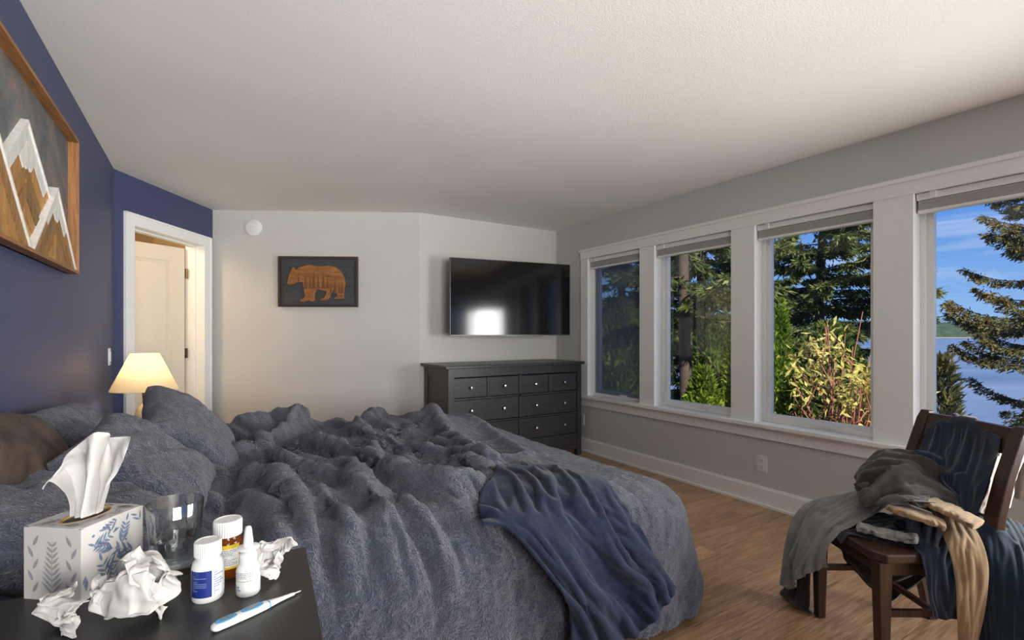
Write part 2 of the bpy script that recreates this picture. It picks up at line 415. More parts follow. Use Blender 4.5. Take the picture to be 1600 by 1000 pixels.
# door set in the angled blue wall ; local frame: x along camera X, y along camera Y
def camobj(name, bm, mat, parent=None, **k):
    o = obj(name, bm, mat, parent, **k); o.rotation_euler = (0, 0, -TH); return o
XD = -2.855
bm = bmesh.new()
cwid = 0.092
def casing(bm, x0, x1):
    bx(bm, x0, x1, yd0-cwid, yd0, 0, zd+cwid, bev=0.004); bx(bm, x0, x1, yd1, yd1+cwid+0.015, 0, zd+cwid, bev=0.004)
    bx(bm, x0, x1, yd0, yd1, zd, zd+cwid, bev=0.004)
casing(bm, XD, XD+0.018)
bx(bm, XD+0.016, XD+0.024, yd0-cwid, yd0-cwid+0.018, 0, zd+cwid, bev=0.002); bx(bm, XD+0.016, XD+0.024, yd1+cwid-0.003, yd1+cwid+0.015, 0, zd+cwid, bev=0.002)
bx(bm, XD+0.016, XD+0.024, yd0-cwid, yd1+cwid, zd+cwid-0.018, zd+cwid, bev=0.002)
camobj('trim_20', bm, M['trim'], **KIND)
bm = bmesh.new()
bx(bm, XD-TW, XD+0.002, yd0-0.02, yd0, 0, zd+0.02); bx(bm, XD-TW, XD+0.002, yd1, yd1+0.02, 0, zd+0.02); bx(bm, XD-TW, XD+0.002, yd0, yd1, zd, zd+0.02)
bx(bm, XD-0.10, XD-0.065, yd0, yd0+0.012, 0, zd); bx(bm, XD-0.10, XD-0.065, yd1-0.012, yd1, 0, zd); bx(bm, XD-0.10, XD-0.065, yd0, yd1, zd-0.012, zd)
door = camobj('door_1', bm, M['trim'], **KIND)
M['door_paint'] = plain('cream_door_paint', srgb(224, 214, 196), 0.4, noise=0.02)
DW, DT, DH = 0.80, 0.036, 2.03
ang = math.atan2(-0.242, -0.20)   # direction the open slab points to
slab = thing_parent = None
hinge = Vector((XD-TW+0.012, yd1-0.03, 0))
Ms = Matrix.Translation(hinge) @ Matrix.Rotation(math.atan2(4.135-hinge.y, -3.187-hinge.x), 4, 'Z')
bm = bmesh.new()
# stiles, rails and recessed panels (local x along slab, y thickness)
st = 0.115
def L_(x0, x1, z0, z1, y0=-DT, y1=0.0, bev=0.0): bx(bm, x0, x1, y0, y1, z0, z1, bev=bev, M=Ms)
L_(0.0, st, 0.01, DH); L_(DW-st, DW, 0.01, DH)
L_(st, DW-st, 0.01, 0.22); L_(st, DW-st, 0.90, 1.02); L_(st, DW-st, DH-0.13, DH)
for z0, z1 in ((0.22, 0.90), (1.02, DH-0.13)):
    L_(st, DW-st, z0, z1, -DT+0.012, -0.012)
    L_(st+0.035, DW-st-0.035, z0+0.035, z1-0.035, -DT+0.003, -0.003, bev=0.008)
bmesh.ops.recalc_face_normals(bm, faces=bm.faces[:])
obj('door_slab', bm, M['door_paint'], door)
for hz in (0.25, 1.07, 1.80):
    bm = bmesh.new(); bx(bm, XD-TW+0.004, XD-TW+0.030, yd1-0.020, yd1-0.0115, hz-0.045, hz+0.045)
    r = bmesh.ops.create_cone(bm, cap_ends=True, segments=12, radius1=0.008, radius2=0.008, depth=0.1, matrix=Matrix.Translation((XD-TW-0.004, yd1-0.02, hz)))
    bx(bm, XD-TW-0.030, XD-TW-0.004, yd1-0.0225, yd1-0.018, hz-0.045, hz+0.045)
    obj('hinge', bm, M['bronze'], door)
# hall behind the door
M['hall'] = wall_mat('hall_paint', srgb(232, 214, 182))
bm = bmesh.new()
HX0 = XD-TW-1.35
bx(bm, HX0-0.08, HX0, 3.0, 6.0, 0, CEIL); bx(bm, HX0-0.08, XD-TW, 2.92, 3.0, 0, CEIL); bx(bm, HX0-0.08, XD-TW, 6.0, 6.08, 0, CEIL)
bx(bm, XD-TW, XD-TW+0.02, 4.86, 6.0, 0, CEIL)
camobj('wall_hall', bm, M['hall'], **KIND)
bm = bmesh.new(); bx(bm, HX0, XD, 3.0, 6.0, -0.05, -0.004); camobj('floor_hall', bm, plain('hall_carpet', srgb(170, 160, 145), 0.9), **KIND)
bm = bmesh.new(); bx(bm, HX0, HX0+0.02, 3.0, 6.0, 2.10, 2.15); camobj('trim_21', bm, M['trim'], **KIND)
hl = bpy.data.lights.new('hall_light', 'POINT'); hl.energy = 33; hl.color = (1.0, 0.72, 0.43); hl.shadow_soft_size = 0.12
ho = bpy.data.objects.new('hall_light', hl); COL.objects.link(ho); ho.location = cw(XD-0.60, 3.30, 2.25)

# outlets, switch, detector
def plate(name, label, cat, loc, nrm, kind='outlet', group=None):
    rz = math.atan2(nrm[1], nrm[0]); t = thing(name, label, cat, loc, rz, group)
    obj('face_plate', box(0, 0.006, -0.036, 0.036, -0.058, 0.058, bev=0.002), M['white_plastic'], t)
    if kind == 'outlet':
        for s in (-1, 1):
            so = obj('socket', box(0.005, 0.0085, -0.017, 0.017, s*0.024-0.015, s*0.024+0.015, bev=0.002), M['white_plastic'], t)
            bm = bmesh.new(); zc = s*0.024
            bx(bm, 0.0075, 0.0090, -0.009, -0.006, zc-0.002, zc+0.008); bx(bm, 0.0075, 0.0090, 0.006, 0.009, zc-0.002, zc+0.008); bx(bm, 0.0075, 0.0090, -0.003, 0.003, zc-0.011, zc-0.006)
            obj('slot', bm, M['black_top'], so)
    else:
        obj('rocker', box(0.005, 0.011, -0.016, 0.016, -0.033, 0.033, bev=0.002), M['white_plastic'], t)
    return t
plate('wall_outlet', 'white duplex outlet low on the grey wall under the windows', 'outlet', (AR, 2.083, 0.305), (-1, 0), group='outlets on the window wall')
plate('wall_outlet', 'white duplex outlet beside the black dresser', 'outlet', (AR, 4.10, 0.335), (-1, 0), group='outlets on the window wall')
plate('light_switch', 'white rocker light switch on the navy wall by the door', 'switch', (AL, 4.30, 1.09), (1, 0), kind='switch')
dt = thing('smoke_detector', 'round white smoke detector high on the grey wall', 'detector', cw((397-800)/F*4.725, 4.722, 2.265), -TH)
d = lathe([(0.0001, 0), (0.082, 0), (0.082, 0.012), (0.076, 0.022), (0.055, 0.030), (0.052, 0.026), (0.045, 0.026), (0.042, 0.036), (0.0001, 0.038)], 40, cap=False)
bmesh.ops.rotate(d, verts=d.verts, matrix=Matrix.Rotation(math.radians(90), 3, 'X'))
obj('housing', d, M['white_plastic'], dt)
bm = bmesh.new()
for s in (-0.014, 0.006): bx(bm, s, s+0.006, -0.040, -0.036, -0.004, 0.004)
obj('test_button', bm, plain('grey_plastic', srgb(170, 170, 168), 0.4), dt)

# ------------------------------------------------------------------ television and dresser
tvw, tvh = 1.29, 0.74
tl = (-0.576, 4.64); tr = (0.594, 5.14)
ctr = cw((tl[0]+tr[0])/2, (tl[1]+tr[1])/2, 1.600)
tv_r = math.atan2(tr[1]-tl[1], tr[0]-tl[0]) - TH
tv = thing('television', 'large black flat television on a wall arm above the dresser', 'television', ctr, tv_r)
M['tv_black'] = plain('tv_black_plastic', srgb(28, 28, 29), 0.4, noise=0.02)
M['tv_edge'] = plain('tv_edge_metal', srgb(84, 84, 84), 0.35, 0.7, noise=0.02)
M['tv_glass'] = plain('tv_glass', srgb(14, 14, 15), 0.09, noise=0.02, spec=0.5)
obj('housing', box(-tvw/2, tvw/2, 0.0, 0.035, -tvh/2, tvh/2, bev=0.004), M['tv_black'], tv)
bm = bmesh.new(); b_ = 0.005
bx(bm, -tvw/2, tvw/2, -0.006, 0.0, tvh/2-b_, tvh/2); bx(bm, -tvw/2, tvw/2, -0.006, 0.0, -tvh/2, -tvh/2+b_*2)
bx(bm, -tvw/2, -tvw/2+b_, -0.006, 0.0, -tvh/2, tvh/2); bx(bm, tvw/2-b_, tvw/2, -0.006, 0.0, -tvh/2, tvh/2)
obj('bezel', bm, M['tv_edge'], tv)
obj('screen', box(-tvw/2+b_, tvw/2-b_, -0.004, 0.0, -tvh/2+2*b_, tvh/2-b_), M['tv_glass'], tv)
bm = bmesh.new(); bx(bm, -0.03, 0.03, -0.008, 0.002, -tvh/2-0.008, -tvh/2+0.003, bev=0.001); obj('logo_tab', bm, M['tv_edge'], tv)
obj('status_panel', box(0.22, 0.33, 0.0, 0.02, -tvh/2-0.010, -tvh/2, bev=0.001), M['tv_edge'], tv)
obj('rear_hump', box(-0.35, 0.35, 0.03, 0.06, -0.28, 0.2, bev=0.012), M['tv_black'], tv)
bm = bmesh.new(); bx(bm, -0.12, 0.12, 0.074, 0.09, -0.12, 0.12); bx(bm, -0.03, 0.03, 0.09, 0.30, -0.05, 0.05)
obj('wall_arm', bm, M['tv_black'], tv)

dr = thing('dresser', 'black eight drawer dresser standing below the television', 'dresser', (1.80, 3.96, 0))
DWd, DDp, DHt = 1.50, 0.545, 0.965
obj('top', box(-0.03, DWd+0.03, -0.02, DDp+0.03, DHt-0.028, DHt, bev=0.005), M['black_wood'], dr)
bm = bmesh.new()
pw = 0.055
bx(bm, 0, pw, 0.0, 0.05, 0, DHt-0.028); bx(bm, DWd-pw, DWd, 0.0, 0.05, 0, DHt-0.028)
bx(bm, 0, pw, DDp-0.05, DDp, 0, DHt-0.028); bx(bm, DWd-pw, DWd, DDp-0.05, DDp, 0, DHt-0.028)
bx(bm, 0.012, pw-0.01, 0.05, DDp-0.05, 0.10, DHt-0.03); bx(bm, DWd-pw+0.01, DWd-0.012, 0.05, DDp-0.05, 0.10, DHt-0.03)
bx(bm, 0.003, 0.02, 0.05, DDp-0.05, DHt-0.10, DHt-0.028); bx(bm, 0.003, 0.02, 0.05, DDp-0.05, 0.10, 0.17)
bx(bm, pw, DWd-pw, 0.004, 0.03, DHt-0.105, DHt-0.028); bx(bm, pw, DWd-pw, 0.006, 0.03, 0.07, 0.225)
bx(bm, pw, DWd-pw, DDp-0.02, DDp-0.005, 0.07, DHt-0.03)
bx(bm, DWd/2-0.013, DWd/2+0.013, 0.004, 0.03, 0.07, DHt-0.1)
rows_z = [(0.680, 0.855), (0.455, 0.655), (0.285, 0.430), (0.135, 0.265)]
rows_z = [(0.668, 0.852), (0.442, 0.650), (0.140, 0.424)]
rows_z = [(0.672, 0.852), (0.452, 0.654), (0.232, 0.434)]
for z0, z1 in rows_z: bx(bm, pw, DWd-pw, 0.004, 0.03, z0-0.016, z0-0.002)
bx(bm, pw, DWd-pw, 0.03, DDp-0.02, 0.08, 0.10)
obj('body', bm, M['black_wood'], dr)
def knob(parent, x, z):
    k_ = lathe([(0.005, 0), (0.006, 0.010), (0.014, 0.016), (0.0155, 0.022), (0.013, 0.028), (0.0001, 0.031)], 18, cap=False)
    bmesh.ops.rotate(k_, verts=k_.verts, matrix=Matrix.Rotation(math.radians(90), 3, 'X')); bmesh.ops.translate(k_, verts=k_.verts, vec=(x, 0.006, z))
    obj('knob', k_, M['chrome'], parent, smooth=True)
def drawer(x0, x1, z0, z1, ks):
    d_ = obj('drawer', box(x0+0.004, x1-0.004, 0.008, 0.030, z0+0.003, z1-0.003, bev=0.002), M['black_wood'], dr)
    for kx in ks: knob(d_, kx, (z0+z1)/2)
inner0, inner1, mid = pw, DWd-pw, DWd/2
qs = [inner0, (inner0+mid)/2, mid, (mid+inner1)/2, inner1]
z0, z1 = rows_z[0]
for i in range(4):
    g = 0.011
    x0 = qs[i] + (g if i in (1, 3) else 0) + (0.013 if i == 2 else 0); x1 = qs[i+1] - (g if i in (0, 2) else 0) - (0.013 if i == 1 else 0)
    drawer(x0, x1, z0, z1, [(x0+x1)/2])
for q in (1, 3): obj('divider', box(qs[q]-0.011, qs[q]+0.011, 0.004, 0.03, rows_z[0][0], rows_z[0][1]), M['black_wood'], dr)
for z0, z1 in rows_z[1:]:
    for a0, a1 in ((inner0, mid-0.013), (mid+0.013, inner1)):
        drawer(a0, a1, z0, z1, [a0+(a1-a0)*0.25, a0+(a1-a0)*0.75])

# ------------------------------------------------------------------ wall art
# mountain picture: local x = out of wall, y along wall, z up
FX = AL
ay0, ay1, az0, az1 = 1.42, 3.09, 1.528, 2.165
art = thing('mountain_wall_art', 'wide wooden mountain peaks artwork in an oak frame on the navy wall', 'artwork', (FX, 0, 0))
bm = bmesh.new(); fd = 0.05; ft = 0.014
obj('backing_board', box(0, 0.010, ay0, ay1, az0, az1), None, art)
m, t, p = new_mat('smoky_paint')
v = coords(t); n = N(t, 'ShaderNodeTexNoise', Scale=4.0, Detail=9.0, Roughness=0.7, Distortion=0.7); t.links.new(v, n.inputs['Vector'])
t.links.new(ramp(t, n.outputs[0], [(0.3, srgb(62, 66, 72)), (0.45, srgb(96, 98, 102)), (0.55, srgb(112, 110, 108)), (0.62, srgb(134, 112, 104)), (0.75, srgb(140, 152, 164))]), p.inputs['Base Color'])
p.inputs['Roughness'].default_value = 0.6; bump(t, p, n.outputs[0], 0.3, 0.01)
bpy.data.objects['backing_board'].data.materials.append(m)
M['frame_oak_v'] = wood_mat('oak_frame_upright', srgb(110, 70, 34), srgb(170, 116, 62), axis=2, scale=6, rough=0.5, rnd=0.1)
for a in ((ay0-0.0, ay1, az1-ft, az1), (ay0, ay1, az0, az0+ft), (ay0, ay0+ft, az0+ft, az1-ft), (ay1-ft, ay1, az0+ft, az1-ft)):
    obj('frame_rail', box(0, fd, *a, bev=0.002), M['frame_oak' if a[1]-a[0] > 0.5 else 'frame_oak_v'], art)
def poly_prism(name, pts, x0, x1, mat, parent):
    bm = bmesh.new(); b = [bm.verts.new((x0, p[0], p[1])) for p in pts]; t_ = [bm.verts.new((x1, p[0], p[1])) for p in pts]
    n_ = len(pts); bm.faces.new(t_); bm.faces.new(b[::-1])
    for i in range(n_): bm.faces.new((b[i], b[(i+1) % n_], t_[(i+1) % n_], t_[i]))
    bmesh.ops.recalc_face_normals(bm, faces=bm.faces[:])
    return obj(name, bm, mat, parent)
def clip_poly(poly, n, c):
    """keep the side n.p <= c"""
    out = []
    for i in range(len(poly)):
        p, q = poly[i], poly[(i+1) % len(poly)]
        dp, dq = n[0]*p[0]+n[1]*p[1]-c, n[0]*q[0]+n[1]*q[1]-c
        if dp <= 0: out.append(p)
        if dp*dq < 0:
            s_ = dp/(dp-dq); out.append((p[0]+(q[0]-p[0])*s_, p[1]+(q[1]-p[1])*s_))
    return out
def mountain(px_, pz_, hwl, hwr, depth, snow, slw, x0):
    base = az0+ft
    H = pz_-base; sl, sr = H/hwl, H/hwr
    # edge boards (white) left and right
    wdt = 0.009
    poly = [(px_-hwl, base), (px_+hwr, base), (px_, pz_)]
    # body slats: strips parallel to the two flanks on either side of the axis
    for side, slope in ((-1, sl), (1, sr)):
        half = clip_poly(poly, (-side, 0), -side*px_)   # keep the side
        ln = math.hypot(1, slope); nx, nz = side*slope/ln, 1/ln
        # distance from flank line through the peak: (p-peak).n
        cpk = nx*px_+nz*pz_
        # chevron boards run perpendicular-ish (parallel to opposite flank)
        L = H*1.3; k_ = 0
        # boards parallel to the flank
        off = wdt
        while off < L:
            strip = clip_poly(half, (nx, nz), cpk-off); strip = clip_poly(strip, (-nx, -nz), -(cpk-off-slw+0.005))
            if len(strip) >= 3:
                sn = snow*((1.0, 0.52, 0.42, 0)+(0,)*60)[k_]
                # snow part and wood part with a slanted cut
                sx = 0.55*side
                cut_c = (pz_-sn) ; nn = (-0.9*side, 1.0)
                cc_ = nn[0]*px_ + nn[1]*cut_c
                up = clip_poly(strip, (-nn[0], -nn[1]), -(cc_)); dn = clip_poly(strip, nn, cc_-0.002)
                if len(up) >= 3: poly_prism('snow_slat', up, x0, x0+depth+0.001*(k_ % 2), M['white_wood'], art)
                if len(dn) >= 3: poly_prism('wood_slat', dn, x0, x0+depth-0.002*(k_ % 3), M['pine'], art)
            off += slw; k_ += 1
        edge = clip_poly(half, (-nx, -nz), -(cpk-wdt))
        poly_prism('edge_strip', edge, x0, x0+depth+0.006, M['white_wood'], art)
mountain(2.38, 2.000, 0.55, 0.66, 0.016, 0.42, 0.055, 0.010)
mountain(2.73, 1.850, 0.35, 0.34, 0.028, 0.30, 0.045, 0.010)
mountain(1.88, 1.990, 0.38, 0.49, 0.028, 0.34, 0.055, 0.010)

# bear picture on the far wall (camera aligned)
bd = (pC-pB).normalized(); brz = math.atan2(bd.y, bd.x)
ctr = cw((497.5-800)/F*4.72, 4.735, 1.747)
bear = thing('bear_wall_art', 'small framed carved wooden bear picture on the grey wall', 'artwork', ctr, brz)
bw, bh = 0.745, 0.482
for i in range(5):
    z0 = -bh/2 + bh*i/5; obj('board', box(-bw/2, bw/2, -0.012, 0.0, z0+0.001, z0+bh/5-0.001), M['charcoal_board'], bear)
f_ = 0.022
for a in ((-bw/2, bw/2, bh/2-f_, bh/2), (-bw/2, bw/2, -bh/2, -bh/2+f_), (-bw/2, -bw/2+f_, -bh/2+f_, bh/2-f_), (bw/2-f_, bw/2, -bh/2+f_, bh/2-f_)):
    obj('frame_rail', box(a[0], a[1], -0.032, 0, a[2], a[3], bev=0.002), M['bear_frame'], bear)
# outline read off a 1111 px wide crop; centre (550,388), 2.777 px per photo px
ol = [(418,398),(422,380),(430,352),(438,336),(442,325),(450,327),(454,336),(474,325),(500,317),(520,315),(540,320),(570,321),(598,317),(625,325),(648,343),(662,370),(666,395),(662,415),(660,440),(660,462),(640,464),(618,462),(622,455),(632,450),(626,438),(616,425),(606,440),(600,455),(598,462),(585,470),(560,470),(558,464),(574,458),(582,445),(584,430),(560,426),(545,420),(538,436),(534,455),(538,472),(518,476),(516,470),(506,472),(492,476),(474,474),(474,466),(488,462),(494,450),(490,425),(486,400),(484,390),(462,392),(440,402),(428,404)]
scx = bw/121/2.777; scz = bh/79/2.777
def bearpt(x, y): return ((x-550)*scx, -(y-388)*scz)
bm = bmesh.new(); pts = [bearpt(*q) for q in ol]
b = [bm.verts.new((q[0], -0.012, q[1])) for q in pts]; t_ = [bm.verts.new((q[0], -0.030, q[1])) for q in pts]
fcs = [bm.faces.new(t_), bm.faces.new(b[::-1])]
for i in range(len(pts)): bm.faces.new((b[i], b[(i+1) % len(pts)], t_[(i+1) % len(pts)], t_[i]))
bmesh.ops.recalc_face_normals(bm, faces=bm.faces[:]); bmesh.ops.triangulate(bm, faces=[f for f in bm.faces if len(f.verts) > 4])
bo = obj('carved_bear', bm, M['bear_wood'], bear)
mod(bo, 'BEVEL', width=0.004, segments=2, limit_method='ANGLE')
bm = bmesh.new()
rr = random.Random(3)
for i, (tx, th) in enumerate([(468, 34), (497, 56), (517, 44), (532, 70), (551, 50), (572, 62), (590, 46), (604, 36), (622, 58), (640, 44), (652, 50)]):
    by_ = 418 + (0 if tx < 600 else 20) if 490 < tx else 388
    for kx in range(5):
        yy = by_-th*kx/5; hw = (1-kx/5)*th*0.17; a_, b2, c_ = bearpt(tx-hw, yy), bearpt(tx+hw, yy), bearpt(tx, yy-th*0.32)
        vs = [bm.verts.new((q[0], -0.0308-0.0001*kx, q[1])) for q in (a_, b2, c_)]; vs2 = [bm.verts.new((q[0], -0.0295, q[1])) for q in (a_, b2, c_)]
        bm.faces.new(vs); [bm.faces.new((vs[j], vs2[j], vs2[(j+1) % 3], vs[(j+1) % 3])) for j in range(3)]
obj('burnt_forest', bm, M['burnt'], bear, kind='stuff')

# ------------------------------------------------------------------ cloth solver (position based)
def resample(C, n, m):
    """C: (r,c,3) control net -> Catmull-Rom surface (n,m,3)"""
    C = np.asarray(C, float)
    def cr1(A, k):
        r = A.shape[0]; t = np.linspace(0, r-1, k); i = np.clip(np.floor(t).astype(int), 0, r-2); f = (t-i).reshape(-1, *([1]*(A.ndim-1)))
        g = lambda j: A[np.clip(j, 0, r-1)]
        p0 = np.where((i-1 < 0).reshape(f.shape), 2*g(i)-g(i+1), g(i-1)); p3 = np.where((i+2 > r-1).reshape(f.shape), 2*g(i+1)-g(i), g(i+2)); p1, p2 = g(i), g(i+1)
        return 0.5*((2*p1)+(-p0+p2)*f+(2*p0-5*p1+4*p2-p3)*f*f+(-p0+3*p1-3*p2+p3)*f**3)
    A = cr1(C, n); A = np.swapaxes(cr1(np.swapaxes(A, 0, 1), m), 0, 1)
    return A
def elen(P):
    return np.linalg.norm(P[1:]-P[:-1], axis=2), np.linalg.norm(P[:, 1:]-P[:, :-1], axis=2)
def pbd(P, Lu, Lv, collide, steps=60, iters=8, dt=0.02, g=9.8, kshear=0.25, kbend=0.12, damp=0.97, pin=None, coll_every=1):
    P = P.astype(np.float64).copy(); V = np.zeros_like(P); n, m = P.shape[:2]
    lu = Lu if np.ndim(Lu) else np.full((n-1, m), Lu); lv = Lv if np.ndim(Lv) else np.full((n, m-1), Lv)
    ld = np.sqrt(lu[:, :-1]**2 + lv[:-1]**2)
    P0 = P.copy()
    def con(A, B, L, k, stretch_only=False):
        d = B-A; l = np.sqrt((d*d).sum(-1))+1e-9; e_ = (l-L)/l
        if stretch_only == 'push': e_ = np.minimum(e_, 0)
        c_ = (0.5*k*e_)[..., None]*d
        A += c_; B -= c_
    for s_ in range(steps):
        prev = P.copy()
        V[..., 2] -= g*dt
        P += V*dt
        for it in range(iters):
            for o_ in (0, 1):
                a_ = P[o_:n-1:2]; b_ = P[o_+1:n:2]; k_ = min(len(a_), len(b_)); con(a_[:k_], b_[:k_], lu[o_::2][:k_], 1.0)
                a_ = P[:, o_:m-1:2]; b_ = P[:, o_+1:m:2]; k_ = min(a_.shape[1], b_.shape[1]); con(a_[:, :k_], b_[:, :k_], lv[:, o_::2][:, :k_], 1.0)
            for oi in (0, 1):
                A = P[oi:n-1:2, :-1]; B = P[oi+1:n:2, 1:]; k_ = min(len(A), len(B)); con(A[:k_], B[:k_], ld[oi::2][:k_], kshear)
                A = P[oi:n-1:2, 1:]; B = P[oi+1:n:2, :-1]; k_ = min(len(A), len(B)); con(A[:k_], B[:k_], ld[oi::2][:k_], kshear)
            if kbend > 0:
                for o_ in (0, 2):
                    for q in (0, 1):
                        A = P[o_+q:n-2:4]; B = P[o_+q+2:n:4]; k_ = min(len(A), len(B)); 
                        if k_: con(A[:k_], B[:k_], (lu[o_+q:n-2:4][:k_]+lu[o_+q+1:n-1:4][:k_]), kbend, 'push')
                        A = P[:, o_+q:m-2:4]; B = P[:, o_+q+2:m:4]; k_ = min(A.shape[1], B.shape[1])
                        if k_: con(A[:, :k_], B[:, :k_], (lv[:, o_+q:m-2:4][:, :k_]+lv[:, o_+q+1:m-1:4][:, :k_]), kbend, 'push')
            if (it % coll_every) == coll_every-1 or it == iters-1: P = collide(P, prev)
            if pin is not None: P[pin] = P0[pin]
        V = (P-prev)/dt*damp
        vm = np.sqrt((V*V).sum(-1, keepdims=True)); V *= np.minimum(1, 2.0/(vm+1e-9))
    return P
def bvh_collide(bvh, eps=0.006, reach=0.05, mu=0.6, floor_z=0.004):
    def f(P, prev):
        Q = P.reshape(-1, 3); R = prev.reshape(-1, 3)
        for i in range(len(Q)):
            loc, nr, idx, dist = bvh.find_nearest(Q[i], reach)
            if loc is None: continue
            dx = Q[i][0]-loc[0]; dy = Q[i][1]-loc[1]; dz = Q[i][2]-loc[2]
            s_ = dx*nr[0]+dy*nr[1]+dz*nr[2]
            if s_ < 0 and dist > reach*0.95: continue
            if s_ < eps:
                Q[i] = (Q[i][0]+(eps-s_)*nr[0], Q[i][1]+(eps-s_)*nr[1], Q[i][2]+(eps-s_)*nr[2])
                Q[i] += mu*(R[i]-Q[i])*np.array([1, 1, 0.3])
        np.maximum(Q[:, 2], floor_z, out=Q[:, 2])
        return Q.reshape(P.shape)
    return f
def bvh_of(meshes):
    vs = []; fs = []; k_ = 0
    for co, polys in meshes:
        vs += [tuple(v) for v in co]; fs += [tuple(int(i)+k_ for i in p_) for p_ in polys]; k_ += len(co)
    return BVHTree.FromPolygons(vs, fs)
def mesh_data(o):
    mw = o.matrix_world if o.parent is None else (o.parent.matrix_world @ o.matrix_local)
    return [mw @ v.co for v in o.data.vertices], [tuple(p_.vertices) for p_ in o.data.polygons]
def grid_data(P, flip=False):
    n, m = P.shape[:2]; I, J = np.meshgrid(np.arange(n-1), np.arange(m-1), indexing='ij')
    q = np.stack([I*m+J, (I+1)*m+J, (I+1)*m+J+1, I*m+J+1], -1).reshape(-1, 4)
    if flip: q = q[:, ::-1]
    return P.reshape(-1, 3), q

# ------------------------------------------------------------------ bed
M['duvet'] = fabric('slate_blue_quilted_cotton', srgb(66, 69, 85), srgb(102, 104, 116), pattern=True, bs=0.8, nscale=6, sheen=0.35)
M['throw'] = fabric('navy_fleece', srgb(22, 28, 47), srgb(35, 44, 68), nscale=40, weave=300, bs=0.6, sheen=0.15)
M['brown_fabric'] = fabric('taupe_satin', srgb(58, 50, 44), srgb(82, 71, 62), nscale=9, bs=0.1, rough=0.6, sheen=0.0)
bed = thing('bed', 'low bed base and mattress under the slate blue duvet', 'bed', (0, 0, 0))
obj('bed_frame', box(-0.52, 1.66, 1.53, 3.36, 0.05, 0.30, bev=0.01), M['espresso'], bed)
obj('mattress', box(-0.50, 1.62, 1.56, 3.33, 0.30, 0.57, bev=0.06), plain('mattress_cotton', srgb(200, 198, 194), 0.9), bed)
for lx in (-0.45, 1.56):
    for ly in (1.60, 3.26): obj('leg', box(lx, lx+0.07, ly, ly+0.07, 0, 0.05), M['espresso'], bed)

RID = [  # photo polyline (px,py), height, radius
 ([(472, 696), (530, 706), (580, 722), (632, 758), (700, 768), (742, 764)], 0.060, 0.050),
 ([(400, 716), (450, 730), (505, 742), (545, 744), (565, 772), (600, 804), (630, 832), (640, 870)], 0.060, 0.050),
 ([(655, 640), (680, 664), (720, 698), (760, 720)], 0.060, 0.055),
 ([(560, 664), (620, 648), (665, 638)], 0.050, 0.08),
 ([(372, 720), (420, 692), (470, 668), (500, 652)], 0.06, 0.06),
 ([(324, 748), (380, 742), (430, 752), (470, 790), (490, 830)], 0.045, 0.05),
 ([(330, 790), (380, 780), (420, 800), (440, 850)], 0.04, 0.045),
 ([(500, 776), (540, 820), (556, 870)], 0.05, 0.045),
 ([(580, 700), (600, 732), (640, 748)], 0.045, 0.035),
 ([(520, 655), (560, 680), (620, 700), (680, 706)], 0.04, 0.045),
 ([(684, 690), (720, 710), (760, 736)], 0.035, 0.04),
 ([(700, 650), (760, 664), (820, 700)], 0.03, 0.05),
 ([(640, 790), (680, 800), (740, 830)], 0.03, 0.04),
]
segs = []
for pl, h_, r_ in RID:
    w_ = [pz(px, py, 0.66) for px, py in pl]
    for a_, b_ in zip(w_[:-1], w_[1:]): segs.append((a_.x, a_.y, b_.x, b_.y, h_*1.25, r_*0.85))
LUMPS = [(pz(385, 650, 0.74), 0.13, 0.26), (pz(450, 645, 0.74), 0.11, 0.20), (pz(665, 642, 0.74), 0.06, 0.24), (pz(740, 650, 0.70), 0.04, 0.2)]
def bumpf(x, y):
    out = np.zeros_like(x)
    groups = {}
    for (x0, y0, x1, y1, h_, r_) in segs:
        dx, dy = x1-x0, y1-y0; L2 = dx*dx+dy*dy+1e-9
        t_ = np.clip(((x-x0)*dx+(y-y0)*dy)/L2, 0, 1); d_ = np.hypot(x-x0-t_*dx, y-y0-t_*dy)
        groups.setdefault((h_, r_, round(0*x0)), [])
        out = np.maximum(out, h_*np.exp(-(d_/r_)**2))
    for c_, h_, r_ in LUMPS: out = np.maximum(out, 0)+(h_*np.exp(-(((x-c_.x)**2+(y-c_.y)**2)/r_**2)))
    out += 0.02*np.exp(-(((x-0.95)/0.5)**2+((y-3.0)/0.35)**2)) + 0.01*np.exp(-(((x-0.35)/0.3)**2+((y-3.1)/0.3)**2)) - 0.075*np.clip((x-1.1)/0.7, 0, 1)**1.4
    return out
bc = np.array([0.55, 2.44, 0.32]); bhx = np.array([1.27, 1.03, 0.32]); brr = 0.18
def duvet_collide(P, prev):
    x, y, z = P[..., 0], P[..., 1], P[..., 2]
    top = np.clip(np.minimum(bhx[0]+0.02-np.abs(x-bc[0]), bhx[1]+0.02-np.abs(y-bc[1]))/0.15, 0, 1)
    bmp = bumpf(x, y)*top
    fx = 0.16*np.clip((0.62-z)/0.6, 0, 1)**1.2*np.clip((x-1.2)/0.6, 0, 1); fy = -0.06*np.clip((0.6-z)/0.6, 0, 1)*np.clip((2.2-y)/0.6, 0, 1)
    Q = np.stack([x-fx, y-fy, z-bmp], -1)
    q = Q-bc; s_ = np.sign(q); a_ = np.abs(q)-(bhx-brr)
    mxa = np.maximum(a_, 0); ln = np.sqrt((mxa**2).sum(-1)); ins = np.minimum(a_.max(-1), 0)
    sd_ = ln+ins-brr
    hit = sd_ < 0
    # normal
    nrm = np.where(ln[..., None] > 1e-6, mxa/(ln[..., None]+1e-9), (a_ == a_.max(-1, keepdims=True)).astype(float))*s_
    # never push downwards
    P2 = P + np.where(hit[..., None], -sd_[..., None]*nrm, 0)
    fr = (hit[..., None])*0.55
    P2[..., :2] += (fr*(prev-P2))[..., :2]
    P2[..., 2] = np.maximum(P2[..., 2], 0.03)
    return P2
nx_, ny_ = 118, 158
